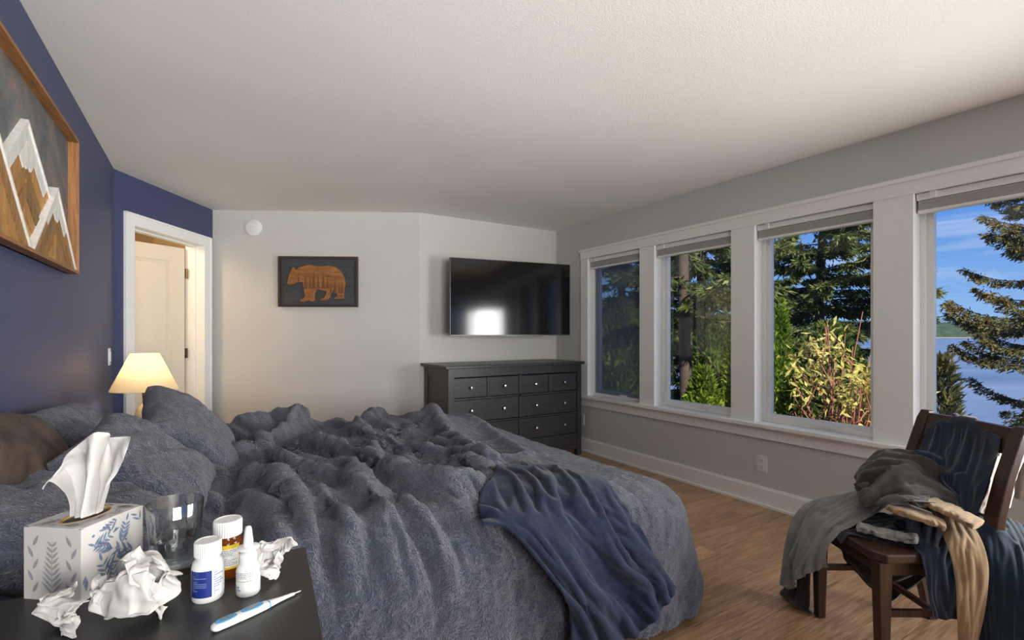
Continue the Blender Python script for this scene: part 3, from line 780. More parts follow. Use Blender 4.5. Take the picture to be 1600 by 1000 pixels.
s0, s1, t0, t1 = -0.02, 2.03, 1.19, 3.78
S, T = np.meshgrid(np.linspace(s0, s1, nx_), np.linspace(t0, t1, ny_), indexing='ij')
hs = (s1-s0)/(nx_-1); ht = (t1-t0)/(ny_-1)
comp = 1.14
ox = np.maximum(S-1.76, 0); oy = np.maximum(np.maximum(1.46-T, T-3.38), 0); mxo = np.maximum(ox, oy); ro = np.hypot(ox, oy)+1e-9
kk_ = mxo/ro; kk_ = 1-(1-kk_)*1.9
Sm = np.where(ox > 0, 1.76+ox*np.where(oy > 0, kk_, 1), S); Tm = np.where(oy > 0, T+np.where(T < 2.4, 1, -1)*oy*(1-np.where(ox > 0, kk_, 1)), T)
P = np.stack([Sm, Tm, 0.76+0*S], -1); LU0, LV0 = elen(P)
P[..., 2] += 0.03*fbm(np.stack([S*5, T*5, 0*S], -1), 3) + bumpf(S, T)*0.6
def rest(P, comp):
    bl = lambda x, y: 1+(comp-1)*np.clip((1.75-x)/0.5, 0, 1)*np.clip((y-1.25)/0.3, 0, 1)
    return LU0*bl((S[1:]+S[:-1])/2, T[1:]), LV0*bl(S[:, 1:], (T[:, 1:]+T[:, :-1])/2)
lu_, lv_ = rest(P, comp)
P = pbd(P, lu_, lv_, duvet_collide, steps=85, iters=9, dt=0.022, kshear=0.18, kbend=0.08, damp=0.95)
DUV = P
# fine puckers
P = resample(P, 2*nx_, 2*ny_); S = resample(S[..., None], 2*nx_, 2*ny_)[..., 0]; T = resample(T[..., None], 2*nx_, 2*ny_)[..., 0]
nrm = np.cross(np.gradient(P, axis=0), np.gradient(P, axis=1)); nrm /= np.linalg.norm(nrm, axis=2, keepdims=True)+1e-9
if nrm[100, 140, 2] < 0: nrm = -nrm
def ridged(q, warp=0.8, o=3): 
    q2 = q + warp*np.stack([fbm(q*0.5+5, 2), fbm(q*0.5+9, 2), 0*q[..., 0]], -1)
    return 1-np.abs(fbm(q2, o))
topw = np.clip((P[..., 2]-0.40)/0.22, 0, 1)
def billow(q, warp=0.8, o=2):
    q2 = q + warp*np.stack([fbm(q*0.45+5, 2), fbm(q*0.45+9, 2), 0*q[..., 0]], -1)
    return np.abs(fbm(q2, o))**0.65
ac = S*0.97+T*0.24; al_ = -0.24*S+0.97*T
d1_ = 0.066*(billow(np.stack([ac*6.0, al_*1.5, 0*S], -1), 1.0)-0.4)
d2_ = 0.020*(billow(np.stack([ac*15+3, al_*4.0, 0*S], -1), 1.3)-0.4)
d3_ = 0.007*(ridged(np.stack([S*26+3, T*26, 0*S], -1), 1.0, 2)-0.6)
smooth_foot = np.clip((1.45-S)/0.4, 0.22, 1)
side_ = 0.032*(billow(np.stack([S*4.5+T*0.8, T*1.2, 0*S], -1), 0.8)-0.4)+0.010*(billow(np.stack([S*11, T*4, 0*S], -1), 1.0)-0.4)
disp = (d1_+d2_)*topw*smooth_foot + side_*(1-topw) + d3_
topw = 1.0
P2 = P + nrm*(disp*topw)[..., None]
dm = grid_mesh(P2, 'duvet', flip=False)
bm = bmesh.new(); bm.from_mesh(dm)   # the hem stops just above the floor
bmesh.ops.delete(bm, geom=[f for f in bm.faces if max(v_.co.z for v_ in f.verts) < 0.058], context='FACES'); bm.to_mesh(dm); bm.free()
du = obj('duvet', dm, M['duvet'], smooth=True)
tag(du, 'rumpled slate blue duvet spread over the bed', 'duvet')
mod(du, 'SOLIDIFY', thickness=0.016, offset=-1)

# pillows
def pillow(name, label, centre, yaw, pitch, roll, w_, h_, t_, seed, mat, wr=0.012, cat='pillow', group=None):
    n = 56; u = np.linspace(-1, 1, n); U, V = np.meshgrid(u, u, indexing='ij')
    prof = (np.clip(1-np.abs(U)**2.6, 0, 1)*np.clip(1-np.abs(V)**2.6, 0, 1))**0.42
    pinch = 1-0.07*(1-np.abs(U)**2)[...]*np.abs(V)**2; pinch2 = 1-0.07*(1-np.abs(V)**2)*np.abs(U)**2
    X = U*w_/2*pinch2; Y = V*h_/2*pinch
    sh = []
    for sgn in (1, -1):
        q_ = np.stack([U*3.2*w_+seed, V*3.2*h_, 0*U+sgn*3], -1); q_ = q_ + 0.7*np.stack([fbm(q_+4, 2), fbm(q_+8, 2), 0*U], -1)
        wrk = (1-np.abs(fbm(q_, 3)))
        # creases radiating from the seams
        Z = sgn*prof*t_/2 + sgn*wr*(wrk-0.6)*np.clip(prof*3, 0, 1)
        Z = Z + 0.25*t_*0.3*fbm(np.stack([U+seed, V, 0*U], -1), 2)*prof
        sh.append(np.stack([X, Y, Z], -1))
    co = np.concatenate([s_.reshape(-1, 3) for s_ in sh]); I, J = np.meshgrid(np.arange(n-1), np.arange(n-1), indexing='ij')
    f1 = np.stack([I*n+J, (I+1)*n+J, (I+1)*n+J+1, I*n+J+1], -1).reshape(-1, 4); f2 = f1[:, ::-1]+n*n
    me = arr_mesh(co, np.concatenate([f1, f2]), name)
    bm = bmesh.new(); bm.from_mesh(me); bmesh.ops.remove_doubles(bm, verts=bm.verts, dist=0.0015); bm.to_mesh(me); bm.free()
    o = obj(name, me, mat, smooth=True)
    o.location = centre; o.rotation_euler = (Matrix.Rotation(yaw, 3, 'Z') @ Matrix.Rotation(pitch, 3, 'Y') @ Matrix.Rotation(roll, 3, 'Z')).to_euler()
    mod(o, 'SUBSURF', levels=1, render_levels=1)
    tag(o, label, cat, group); return o
R = math.radians
M['pillow'] = M['duvet']
pillow('pillow', 'large slate pillow lying flat at the head of the bed nearest the tissue box', (-0.27, 1.66, 0.735), R(6), R(24), 0, 0.50, 0.62, 0.22, 1.3, M['pillow'], wr=0.02)
pillow('pillow', 'plump slate pillow leaning just behind the white tissue', (-0.17, 2.02, 0.785), R(-14), R(40), R(10), 0.44, 0.50, 0.20, 5.1, M['pillow'], wr=0.016)
pillow('pillow', 'slate pillow lying against the navy wall behind the others', (-0.40, 2.48, 0.84), R(2), R(40), R(-5), 0.34, 0.60, 0.16, 8.8, M['pillow'], wr=0.02)
pillow('pillow', 'slate pillow with a ruffled corner propped below the lamp', (-0.06, 2.60, 0.785), R(-14), R(46), R(22), 0.46, 0.50, 0.20, 12.4, M['pillow'], wr=0.022)
pillow('cushion', 'taupe brown cushion leaning on the navy wall', (-0.44, 1.90, 0.90), R(0), R(62), R(-12), 0.28, 0.50, 0.12, 21.0, M['brown_fabric'], cat='cushion')

# throw blanket: gathered at its top, fanning out as it falls over the side of the bed
def ctrl(rows): return np.array([[tuple(pp(*c_)) for c_ in r] for r in rows])
def floor_pt(*a): return a
P2c = P2[::2, ::2]
dv_bvh = bvh_of([grid_data(P2c)])
# orientation check: nearest normal above the bed must point up
loc, nr, idx, dist = dv_bvh.find_nearest((0.8, 2.4, 1.5))
if nr[2] < 0: dv_bvh = bvh_of([grid_data(P2c, True)])
def tz(px, py, z): return tuple(pz(px, py, z))
TR = [
 [tz(745, 775, .72), tz(760, 745, .72), tz(800, 712, .71), tz(860, 702, .70), tz(920, 712, .68)],
 [tz(790, 782, .70), tz(815, 765, .72), tz(850, 745, .72), tz(900, 735, .70), tz(950, 745, .66)],
]
TR = np.array(TR)
def side(px, py, off=0.0):
    """point on the near side of the bed just outside the duvet (plane y = 1.37)"""
    x_ = (px-800)/F; # direction
    d_ = Vector((x_*CT+ST, -x_*ST+CT, (HZ-py)/F)); k_ = (1.36-off)/d_.y
    return (d_.x*k_, d_.y*k_, EYE+d_.z*k_)
TR2 = [
 [side(838, 838), side(868, 830), side(905, 815), side(945, 800), side(985, 790)],
 [side(872, 900), side(905, 900), side(945, 880), side(985, 860), side(1012, 840)],
 [side(885, 1000, .03), side(935, 985, .04), side(980, 950, .04), side(1010, 915, .04), side(1032, 880, .03)],
]
C = np.concatenate([TR, np.array(TR2)])
n1, m1 = 62, 74
P = resample(C, n1, m1)
lu_, lv_ = elen(P)
fanv = np.linspace(1.14, 1.30, n1)[:, None]
lv2 = lv_*fanv
# seed pleats along the fall direction
uu = np.linspace(0, 1, n1)[:, None]; vv = np.linspace(0, 1, m1)[None, :]
nrm = np.cross(np.gradient(P, axis=0), np.gradient(P, axis=1)); nrm /= np.linalg.norm(nrm, axis=2, keepdims=True)+1e-9
if nrm[5, 30, 2] < 0: nrm = -nrm
rdg = ridged(np.stack([uu*1.6+0*vv, vv*4.6+0.5*np.sin(3*uu), 0*uu+0*vv], -1), 0.7, 3)
P = P + nrm*(0.006+0.016*np.clip(uu*4, 0, 1)+0.095*np.clip(rdg-0.35, 0, 1)*(0.10+0.9*np.clip(uu*1.6, 0, 1)))[..., None]
P = pbd(P, lu_*1.02, lv2, bvh_collide(dv_bvh, eps=0.010, reach=0.12, mu=0.7, floor_z=0.01), steps=16, iters=8, dt=0.016, g=6, kshear=0.1, kbend=0.2, damp=0.8, coll_every=4)
THR = P
tb = obj('throw_blanket', grid_mesh(P, 'throw'), M['throw'], smooth=True)
tag(tb, 'navy fleece throw blanket hanging in folds over the side of the bed', 'blanket')
mod(tb, 'SOLIDIFY', thickness=0.012, offset=0); mod(tb, 'SUBSURF', levels=1, render_levels=2)

# ------------------------------------------------------------------ far nightstand and lamp
ns = thing('nightstand', 'black nightstand on the far side of the bed under the lamp', 'nightstand', (-0.31, 3.80, 0))
obj('top', box(-0.23, 0.23, -0.22, 0.22, 0.62, 0.645, bev=0.004), M['black_wood'], ns)
obj('body', box(-0.21, 0.21, -0.20, 0.20, 0.12, 0.62), M['black_wood'], ns)
for sx in (-0.2, 0.16):
    for sy in (-0.19, 0.15): obj('leg', box(sx, sx+0.04, sy, sy+0.04, 0, 0.12), M['black_wood'], ns)
lm = thing('table_lamp', 'lit table lamp with a cream cone shade beside the open door', 'lamp', (-0.325, 3.80, 0.645))
M['ceramic'] = plain('cream_ceramic', srgb(214, 196, 160), 0.25)
obj('base', lathe([(0.0001, 0), (0.07, 0), (0.07, 0.012), (0.03, 0.02), (0.045, 0.05), (0.055, 0.09), (0.045, 0.13), (0.018, 0.17), (0.012, 0.20), (0.0001, 0.20)], 32, cap=False), M['ceramic'], lm, smooth=True)
obj('socket', lathe([(0.014, 0.20), (0.014, 0.25), (0.010, 0.26), (0.0001, 0.26)], 20, cap=False), M['bronze'], lm, smooth=True)
sh = lathe([(0.176, 0.252), (0.0755, 0.478), (0.0735, 0.478), (0.174, 0.252), (0.176, 0.252)], 64, cap=False)
m, t, p = new_mat('cream_lampshade'); p.inputs['Base Color'].default_value = srgb(236, 222, 190); p.inputs['Roughness'].default_value = 0.9
t_ = N(t, 'ShaderNodeBsdfTranslucent'); t_.inputs[0].default_value = srgb(240, 230, 208); ms = N(t, 'ShaderNodeMixShader'); ms.inputs[0].default_value = 0.55
t.links.new(p.outputs[0], ms.inputs[1]); t.links.new(t_.outputs[0], ms.inputs[2]); t.links.new(ms.outputs[0], t.nodes['Material Output'].inputs[0])
shade = obj('lamp_shade', sh, m, lm, smooth=True)
bm = bmesh.new()
for k_ in range(3): bx(bm, -0.001, 0.001, 0, 0.076, 0.468, 0.471, M=Matrix.Rotation(k_*2.094, 4, 'Z'))
bx(bm, -0.0015, 0.0015, -0.0015, 0.0015, 0.30, 0.47)
obj('harp', bm, M['bronze'], lm)
m, t, p = new_mat('bulb_glow'); p.inputs['Emission Color'].default_value = (1, 0.72, 0.42, 1); p.inputs['Emission Strength'].default_value = 6
obj('bulb', lathe([(0.0001, 0.255), (0.012, 0.258), (0.016, 0.28), (0.030, 0.315), (0.024, 0.338), (0.0001, 0.348)], 20, cap=False), m, lm, smooth=True)
ll = bpy.data.lights.new('lamp_light', 'POINT'); ll.energy = 3.4; ll.color = (1.0, 0.87, 0.72); ll.shadow_soft_size = 0.035
lo_ = bpy.data.objects.new('lamp_light', ll); COL.objects.link(lo_); lo_.location = (-0.325, 3.80, 0.645+0.39)

# ------------------------------------------------------------------ near bedside table and what stands on it
TZ = 0.80
c1 = pz(478, 854, TZ)
dirE = cw(math.sin(R(-26.5)), math.cos(R(-26.5))).normalized()   # away along the right edge
dirW = Vector((-dirE.y, dirE.x, 0))                              # to the left
rz = math.atan2(dirE.y, dirE.x) - math.pi/2
nt_ = thing('bedside_table', 'matte black bedside table in the foreground', 'table', (c1.x, c1.y, 0), rz)
# local: origin at far right corner, x to the right, y away
TWd, TDp = 0.66, 0.46
obj('top', box(-TWd, 0, -TDp, 0, TZ-0.022, TZ, bev=0.002), M['black_top'], nt_)
bm = bmesh.new(); bx(bm, -TWd+0.01, -0.01, -TDp+0.01, -0.01, 0.10, TZ-0.022); obj('cabinet', bm, M['black_top'], nt_)
for x_ in (-TWd+0.03, -0.07):
    for y_ in (-TDp+0.03, -0.07): obj('leg', box(x_, x_+0.04, y_, y_+0.04, 0, 0.10), M['black_top'], nt_)
def on_table(px, py): 
    v_ = pz(px, py, TZ); return v_

# tissue box
M['card'] = plain('printed_card', srgb(200, 196, 190), 0.55, noise=0.02)
M['leafblue'] = plain('leaf_print_blue', srgb(112, 126, 152), 0.55, noise=0.15)
M['leafgrey'] = plain('leaf_print_grey', srgb(150, 150, 152), 0.55, noise=0.15)
M['tissue'] = None
m, t, p = new_mat('tissue_paper'); p.inputs['Base Color'].default_value = srgb(226, 223, 218); p.inputs['Roughness'].default_value = 0.9
t2 = N(t, 'ShaderNodeBsdfTranslucent'); t2.inputs[0].default_value = srgb(240, 238, 234); ms = N(t, 'ShaderNodeMixShader'); ms.inputs[0].default_value = 0.3
v = coords(t); nn = N(t, 'ShaderNodeTexNoise', Scale=900.0, Detail=2.0); t.links.new(v, nn.inputs['Vector']); bump(t, p, nn.outputs[0], 0.15, 0.001)
t.links.new(p.outputs[0], ms.inputs[1]); t.links.new(t2.outputs[0], ms.inputs[2]); t.links.new(ms.outputs[0], t.nodes['Material Output'].inputs[0])
M['tissue'] = m
cA = pz(127, 942, TZ); cL = pz(37, 915, TZ); cR = pz(214, 884, TZ)
ex = (cR-cA); bwid = ex.length; exn = ex.normalized(); eyn = Vector((-exn.y, exn.x, 0)); BW = 0.118; BH = 0.121
tbx = thing('tissue_box', 'cube tissue box printed with blue and grey leaves', 'tissue box', (cA.x, cA.y, TZ), math.atan2(exn.y, exn.x)-R(10))
BX, BY = 0.118, 0.108
bm = bmesh.new()
# walls and a top with an oval hole
bx(bm, 0, BX, 0, BY, 0, BH-0.001, bev=0.0012)
bmesh.ops.delete(bm, geom=[f for f in bm.faces if f.normal.z > 0.9 and f.calc_center_median().z > BH*0.9], context='FACES')
obj('carton', bm, M['card'], tbx)
bm = bmesh.new(); nseg = 40; cx_, cy_ = BX*0.5, BY*0.5; ra, rb = 0.042, 0.024
inn = []; out = []
for k_ in range(nseg):
    a_ = 2*math.pi*k_/nseg; c_, s_ = math.cos(a_), math.sin(a_)
    inn.append((cx_+ra*c_, cy_+rb*s_)); f_ = min(BX/2/max(abs(c_), 1e-6), BY/2/max(abs(s_), 1e-6)); out.append((cx_+f_*c_, cy_+f_*s_))
for z_ in (BH,):
    vi = [bm.verts.new((*q_, z_)) for q_ in inn]; vo = [bm.verts.new((*q_, z_)) for q_ in out]; vb = [bm.verts.new((*q_, z_-0.0012)) for q_ in inn]; vc = [bm.verts.new((*q_, z_-0.0012)) for q_ in out]
    for k_ in range(nseg):
        j = (k_+1) % nseg; bm.faces.new((vi[k_], vo[k_], vo[j], vi[j])); bm.faces.new((vb[k_], vi[k_], vi[j], vb[j])); bm.faces.new((vc[k_], vb[k_], vb[j], vc[j])); bm.faces.new((vo[k_], vc[k_], vc[j], vo[j]))
bmesh.ops.recalc_face_normals(bm, faces=bm.faces[:])
obj('lid', bm, M['card'], tbx)
# printed sprigs (flat print laid on the carton faces)
def leaf_pts(x, y, a_, L, wd, k=6):
    pts = []
    for s_ in (1, -1):
        rng_ = range(k+1) if s_ == 1 else range(k-1, 0, -1)
        for i in rng_:
            t_ = i/k; pts.append((x+math.cos(a_)*L*t_-math.sin(a_)*s_*wd*math.sin(math.pi*t_**0.8), y+math.sin(a_)*L*t_+math.cos(a_)*s_*wd*math.sin(math.pi*t_**0.8)))
    return pts
def sprigs(W_, H_, rg, n, big, hole=None):
    ps = []
    for i in range(n):
        x0, y0 = rg.uniform(0.06, 0.94)*W_, rg.uniform(0.04, 0.94)*H_; a0 = rg.uniform(0.3, 2.8); L = rg.uniform(0.6, 1.0)*big
        xs, ys = x0, y0
        kk = rg.choice([3, 4, 5])
        for j in range(kk):
            for s_ in (-1, 1):
                ps.append(leaf_pts(xs, ys, a0+s_*(0.55+0.1*j), L*(0.55-0.06*j), L*0.055))
            xs += math.cos(a0)*L/kk; ys += math.sin(a0)*L/kk
        ps.append(leaf_pts(xs, ys, a0, L*0.4, L*0.06)); ps.append(leaf_pts(x0, y0, a0, L, L*0.012))
        ps.append(leaf_pts(x0+L*.3, y0, a0+1.2, L*0.15, L*0.06))
    out_ = []
    for p_ in ps:
        if all(0.002 < q_[0] < W_-0.002 and 0.002 < q_[1] < H_-0.002 for q_ in p_):
            if hole and any(((q_[0]-cx_)/(ra+.003))**2+((q_[1]-cy_)/(rb+.003))**2 < 1 for q_ in p_): continue
            out_.append(p_)
    return out_
rg = random.Random(11)
def decal(polys, f, mat, name='leaf_print', parent=None):
    bm = bmesh.new()
    for p_ in polys:
        try: bm.faces.new([bm.verts.new(f(*q_)) for q_ in p_])
        except ValueError: pass
    return obj(name, bm, mat, parent)
decal(sprigs(BX, BH, rg, 15, 0.046), lambda u_, v_: (u_, -0.0003, v_), M['leafblue'], parent=tbx)
def big_fern(W_, H_):
    ps = []
    cx2 = W_*0.5
    for j in range(9):
        y_ = H_*(0.10+0.08*j)
        for s_ in (-1, 1): ps.append(leaf_pts(cx2, y_, math.pi/2+s_*0.8, W_*(0.26-0.018*j), W_*0.022))
    ps.append(leaf_pts(cx2, 0.06*H_, math.pi/2, H_*0.85, 0.0009))
    for s_ in (-1, 1):
        for j in range(5):
            ps.append(leaf_pts(cx2+s_*W_*0.33, H_*(0.1+0.16*j), math.pi/2+s_*0.5*(-1)**j, W_*0.2, W_*0.03))
            ps.append(leaf_pts(cx2+s_*W_*0.42, H_*(0.18+0.16*j), math.pi/2-s_*0.9, W_*0.16, W_*0.02))
    return [p_ for p_ in ps if all(0.002 < q_[0] < W_-0.002 and 0.002 < q_[1] < H_-0.002 for q_ in p_)]
decal(big_fern(BY, BH), lambda u_, v_: (-0.0003, u_, v_), M['leafgrey'], parent=tbx)
decal(sprigs(BX, BY, rg, 22, 0.042, hole=True), lambda u_, v_: (u_, v_, BH+0.0003), M['leafgrey'], parent=tbx)
ring_ = lathe([(1.0, 0), (1.0, 0.004), (0.94, 0.004), (0.94, 0)], 40, cap=False)
for v_ in ring_.verts: v_.co = Vector((cx_+v_.co.x*ra*1.02, cy_+v_.co.y*rb*1.02, BH-0.0035+v_.co.z))
obj('opening_film', ring_, plain('amber_film', srgb(190, 150, 84), 0.3), tbx)

# the tissue standing out of the box
def ctrlY(rows, Y0): return np.array([[tuple(pp(c_[0], c_[1], Y0+(c_[2] if len(c_) > 2 else 0))) for c_ in r] for r in rows])
Yt = 0.845
rows = [
 [(108, 806, -.012), (120, 808, .0), (135, 806, -.01), (148, 804, .005), (160, 798, .0)],
 [(106, 775, -.014), (124, 778, .008), (140, 776, -.012), (158, 770, .008), (172, 762, -.006)],
 [(96, 762, -.018), (120, 750, .012), (142, 748, -.014), (162, 742, .012), (184, 740, -.008)],
 [(78, 752, -.02), (112, 728, .010), (146, 722, -.010), (166, 716, .014), (196, 715, -.012)],
 [(73, 760, -.02), (112, 716, .006), (148, 700, -.006), (170, 694, .012), (199, 698, -.012)],
 [(70, 765, -.022), (108, 712, .004), (149, 676, -.004), (172, 682, .008), (201, 684, -.010)],
]
P = resample(ctrlY(rows, Yt), 50, 60)
uu = np.linspace(0, 1, 50)[:, None]; vv = np.linspace(0, 1, 60)[None, :]
q_ = np.stack([uu*2+0*vv, vv*7+uu*1.2, 0*uu+0*vv], -1)
fdir = np.array(cw(0, -1, 0))
P = P + fdir*((0.006*np.sin(vv*26+2*np.sin(uu*3))*(1-0.4*uu) + 0.008*fbm(q_, 3)))[..., None]
ti = obj('pulled_tissue', grid_mesh(P, 'tissue'), M['tissue'], smooth=True); tag(ti, 'white tissue pulled up out of the leaf printed box', 'tissue')
mod(ti, 'SOLIDIFY', thickness=0.0006); mod(ti, 'SUBSURF', levels=1, render_levels=2)

def crumple(name, label, centre, size, seed, folds=9, flat=0.75, spike=None, stretch=(1, 1, 1)):
    n = 60; rs = np.random.RandomState(seed)
    u = np.linspace(-1, 1, n); U, V = np.meshgrid(u, u, indexing='ij')
    Q = np.stack([U, V, 0.25*fbm(np.stack([U*1.5+seed, V*1.5, 0*U], -1), 2)], -1)
    for k_ in range(folds):
        nv = rs.randn(3); nv /= np.linalg.norm(nv); nv[2] *= 0.8; nv /= np.linalg.norm(nv)
        d0 = rs.uniform(0.1, 0.45); s_ = Q@nv-d0
        soft = 0.03; over = 0.5*(s_+np.sqrt(s_*s_+soft*soft))
        # turn the part beyond the plane back by folding it with a random twist
        Q = Q-(1.7*over)[..., None]*nv
        ax = np.cross(nv, rs.randn(3)); ax /= np.linalg.norm(ax)+1e-9
        Q = Q+(0.35*over)[..., None]*ax
        Q = Q-Q.mean((0, 1))*0.5
    Q = Q - Q.reshape(-1, 3).mean(0)
    r_ = np.linalg.norm(Q, axis=2).max(); Q = Q/r_
    Q = Q + 0.10*np.stack([fbm(Q*4+i*7+seed, 3) for i in range(3)], -1)
    mnz, mxz = Q.reshape(-1, 3).min(0), Q.reshape(-1, 3).max(0)
    ext = (mxz-mnz); Q = (Q-(mnz+mxz)/2)/ext
    Q = Q*np.array(size)
    Q[..., 2] = Q[..., 2]-Q[..., 2].min()+0.0008
    o = obj(name, grid_mesh(Q, name), M['tissue'], smooth=False)
    o.location = centre; o.rotation_euler = (0, 0, -TH)
    mod(o, 'SOLIDIFY', thickness=0.0006); mod(o, 'SUBSURF', levels=1, render_levels=1)
    o.data.polygons.foreach_set('use_smooth', [True]*len(o.data.polygons))
    tag(o, label, 'tissue'); return o
crumple('crumpled_tissue', 'small crumpled tissue ball at the front corner of the table', pz(98, 980, TZ), (0.094, 0.062, 0.066), 3, 14)
crumple('crumpled_tissue', 'biggest crumpled tissue between the box and the water glass', pz(212, 962, TZ), (0.118, 0.095, 0.108), 5, 16)
crumple('crumpled_tissue', 'loosely crumpled tissue beside the nasal spray bottle', pz(428, 914, TZ), (0.075, 0.055, 0.082), 8, 12)

# water glass
def clearglass():
    m, t, p = new_mat('clear_glass'); p.inputs['Base Color'].default_value = (1, 1, 1, 1); p.inputs['Roughness'].default_value = 0.0
    p.inputs['Transmission Weight'].default_value = 1.0; p.inputs['IOR'].default_value = 1.45; return m
M['clear'] = glass_mat('clear_glass', (0.90, 0.91, 0.91, 1), 0.3)
m, t, p = new_mat('water'); p.inputs['Base Color'].default_value = (0.97, 0.99, 1, 1); p.inputs['Roughness'].default_value = 0.0; p.inputs['Transmission Weight'].default_value = 1.0; p.inputs['IOR'].default_value = 1.33
M['water'] = m
gc = on_table(274, 893); 
Yg = gc.x*ST+gc.y*CT
rt = 38.5/F*(Yg); rbm = 30.0/F*Yg; gh = 0.132
gl = thing('drinking_glass', 'clear tumbler half full of water behind the tissues', 'glass', gc)
tw = 0.0016
obj('tumbler', lathe([(0.0001, 0.0), (rbm-0.002, 0.0), (rbm, 0.003), (rt, gh-0.001), (rt-0.0006, gh), (rt-tw, gh-0.001), (rbm+0.002-tw, 0.022), (rbm-tw-0.004, 0.014), (0.0001, 0.013)], 64, cap=False), M['clear'], gl, smooth=True)
wl = 0.066; rw = rbm+(rt-rbm)*(wl/gh)-tw+0.0002
obj('water', lathe([(0.0001, 0.0128), (rbm-tw-0.0042, 0.0138), (rbm+0.0022-tw, 0.022), (rw, wl), (0.0001, wl)], 64, cap=False), M['water'], gl, smooth=True)

# blister strip behind the box
bs_ = thing('blister_pack', 'small foil blister strip behind the tissue box', 'medicine', pz(230, 868, TZ), -TH+R(20))
M['foil'] = plain('silver_foil', srgb(170, 168, 164), 0.3, 0.85, noise=0.12, nscale=120)
obj('foil_sheet', box(-0.035, 0.035, -0.018, 0.018, 0, 0.0014, bev=0.0004), M['foil'], bs_)
for i in range(4):
    for j in range(2):
        k_ = lathe([(0.006, 0.0012), (0.0055, 0.004), (0.003, 0.0058), (0.0001, 0.006)], 14, cap=False); bmesh.ops.translate(k_, verts=k_.verts, vec=(-0.026+0.0173*i, -0.009+0.018*j, 0))
        obj('blister', k_, M['foil'], bs_, smooth=True)

def lines_decal(name, r_, z0, z1, a0, a1, mat, parent, seed, rows_=8, hgt=0.5):
    """rows of tiny word-like dashes wrapped on a cylinder"""
    bm = bmesh.new(); rg_ = random.Random(seed); dz = (z1-z0)/rows_
    for i in range(rows_):
        a_ = a0; zc = z1-dz*(i+0.5); hh = dz*hgt/2
        while a_ < a1:
            wv = rg_.uniform(0.04, 0.14)*(a1-a0); e_ = min(a_+wv, a1); st_ = max(2, int((e_-a_)/0.12))
            for q_ in range(st_):
                b0 = a_+(e_-a_)*q_/st_; b1 = a_+(e_-a_)*(q_+1)/st_
                vs = [bm.verts.new((r_*math.cos(b0), r_*math.sin(b0), zc-hh)), bm.verts.new((r_*math.cos(b1), r_*math.sin(b1), zc-hh)), bm.verts.new((r_*math.cos(b1), r_*math.sin(b1), zc+hh)), bm.verts.new((r_*math.cos(b0), r_*math.sin(b0), zc+hh))]
                bm.faces.new(vs)
            a_ = e_+0.03*(a1-a0)
            if rg_.random() < 0.1: break
    return obj(name, bm, mat, parent)
def band(name, r_, z0, z1, a0, a1, mat, parent, n=24, th=0.0002):
    bm = bmesh.new(); A = []; B = []
    for i in range(n+1):
        a_ = a0+(a1-a0)*i/n; A.append([bm.verts.new((rr_*math.cos(a_), rr_*math.sin(a_), z_)) for rr_, z_ in ((r_, z0), (r_, z1), (r_-th, z1), (r_-th, z0))])
    for i in range(n):
        for k_ in range(4): bm.faces.new((A[i][k_], A[i+1][k_], A[i+1][(k_+1) % 4], A[i][(k_+1) % 4]))
    bmesh.ops.recalc_face_normals(bm, faces=bm.faces[:]); return obj(name, bm, mat, parent, smooth=False)
def cap_mesh(r_, h_, z0, ribs=36):
    bm = lathe([(r_*0.99, z0), (r_, z0+0.002), (r_, z0+h_-0.003), (r_*0.95, z0+h_-0.0005), (r_*0.80, z0+h_), (r_*0.75, z0+h_-0.001), (0.0001, z0+h_-0.001)], ribs*2, cap=False)
    for v_ in bm.verts:
        rr_ = math.hypot(v_.co.x, v_.co.y)
        if rr_ > r_*0.97 and v_.co.z > z0+0.0015:
            k_ = round(math.atan2(v_.co.y, v_.co.x)/(math.pi/ribs))
            if k_ % 2: v_.co.x *= 0.965; v_.co.y *= 0.965
    return bm
M['label_blue'] = plain('blue_label', srgb(30, 48, 118), 0.35, noise=0.03)
M['label_white'] = plain('white_label', srgb(228, 228, 226), 0.4, noise=0.02)
M['label_yellow'] = plain('yellow_label', srgb(222, 190, 40), 0.4, noise=0.02)
M['ink_blue'] = plain('blue_ink', srgb(70, 96, 160), 0.5)
M['ink_grey'] = plain('grey_ink', srgb(120, 122, 128), 0.5)
M['ink_pale'] = plain('pale_ink', srgb(120, 138, 190), 0.5)
FACE = math.atan2(-CT, -ST)  # direction towards the camera
# white bottle with blue label
bc_ = on_table(325, 933); Yb = bc_.x*ST+bc_.y*CT
rb_ = 22.0/F*Yb
b1 = thing('pill_bottle', 'white pill bottle with a dark blue label', 'bottle', bc_, FACE)
obj('body', lathe([(0.0001, 0), (rb_-0.002, 0), (rb_, 0.003), (rb_, 0.056), (rb_*0.92, 0.063), (rb_*0.76, 0.068), (rb_*0.74, 0.076), (0.0001, 0.076)], 48, cap=False), M['white_plastic'], b1, smooth=True)
obj('cap', cap_mesh(rb_*0.86, 0.024, 0.0725), M['white_plastic'], b1, label='white ribbed screw cap')
lb = band('label', rb_+0.0004, 0.010, 0.053, -0.75, 0.78, M['label_blue'], b1)
lines_decal('label_text', rb_+0.0006, 0.020, 0.046, -0.55, 0.45, M['ink_pale'], lb, 2, 9, 0.4)
lw = band('label', rb_+0.0004, 0.010, 0.053, 0.80, 2.3, M['label_white'], b1)
lines_decal('label_text', rb_+0.0006, 0.012, 0.050, 0.9, 1.6, M['ink_blue'], lw, 3, 10, 0.4)
lw = band('label', rb_+0.0004, 0.010, 0.053, -2.3, -0.78, M['label_white'], b1)
lines_decal('label_text', rb_+0.0006, 0.012, 0.050, -1.6, -0.9, M['ink_grey'], lw, 4, 10, 0.4)
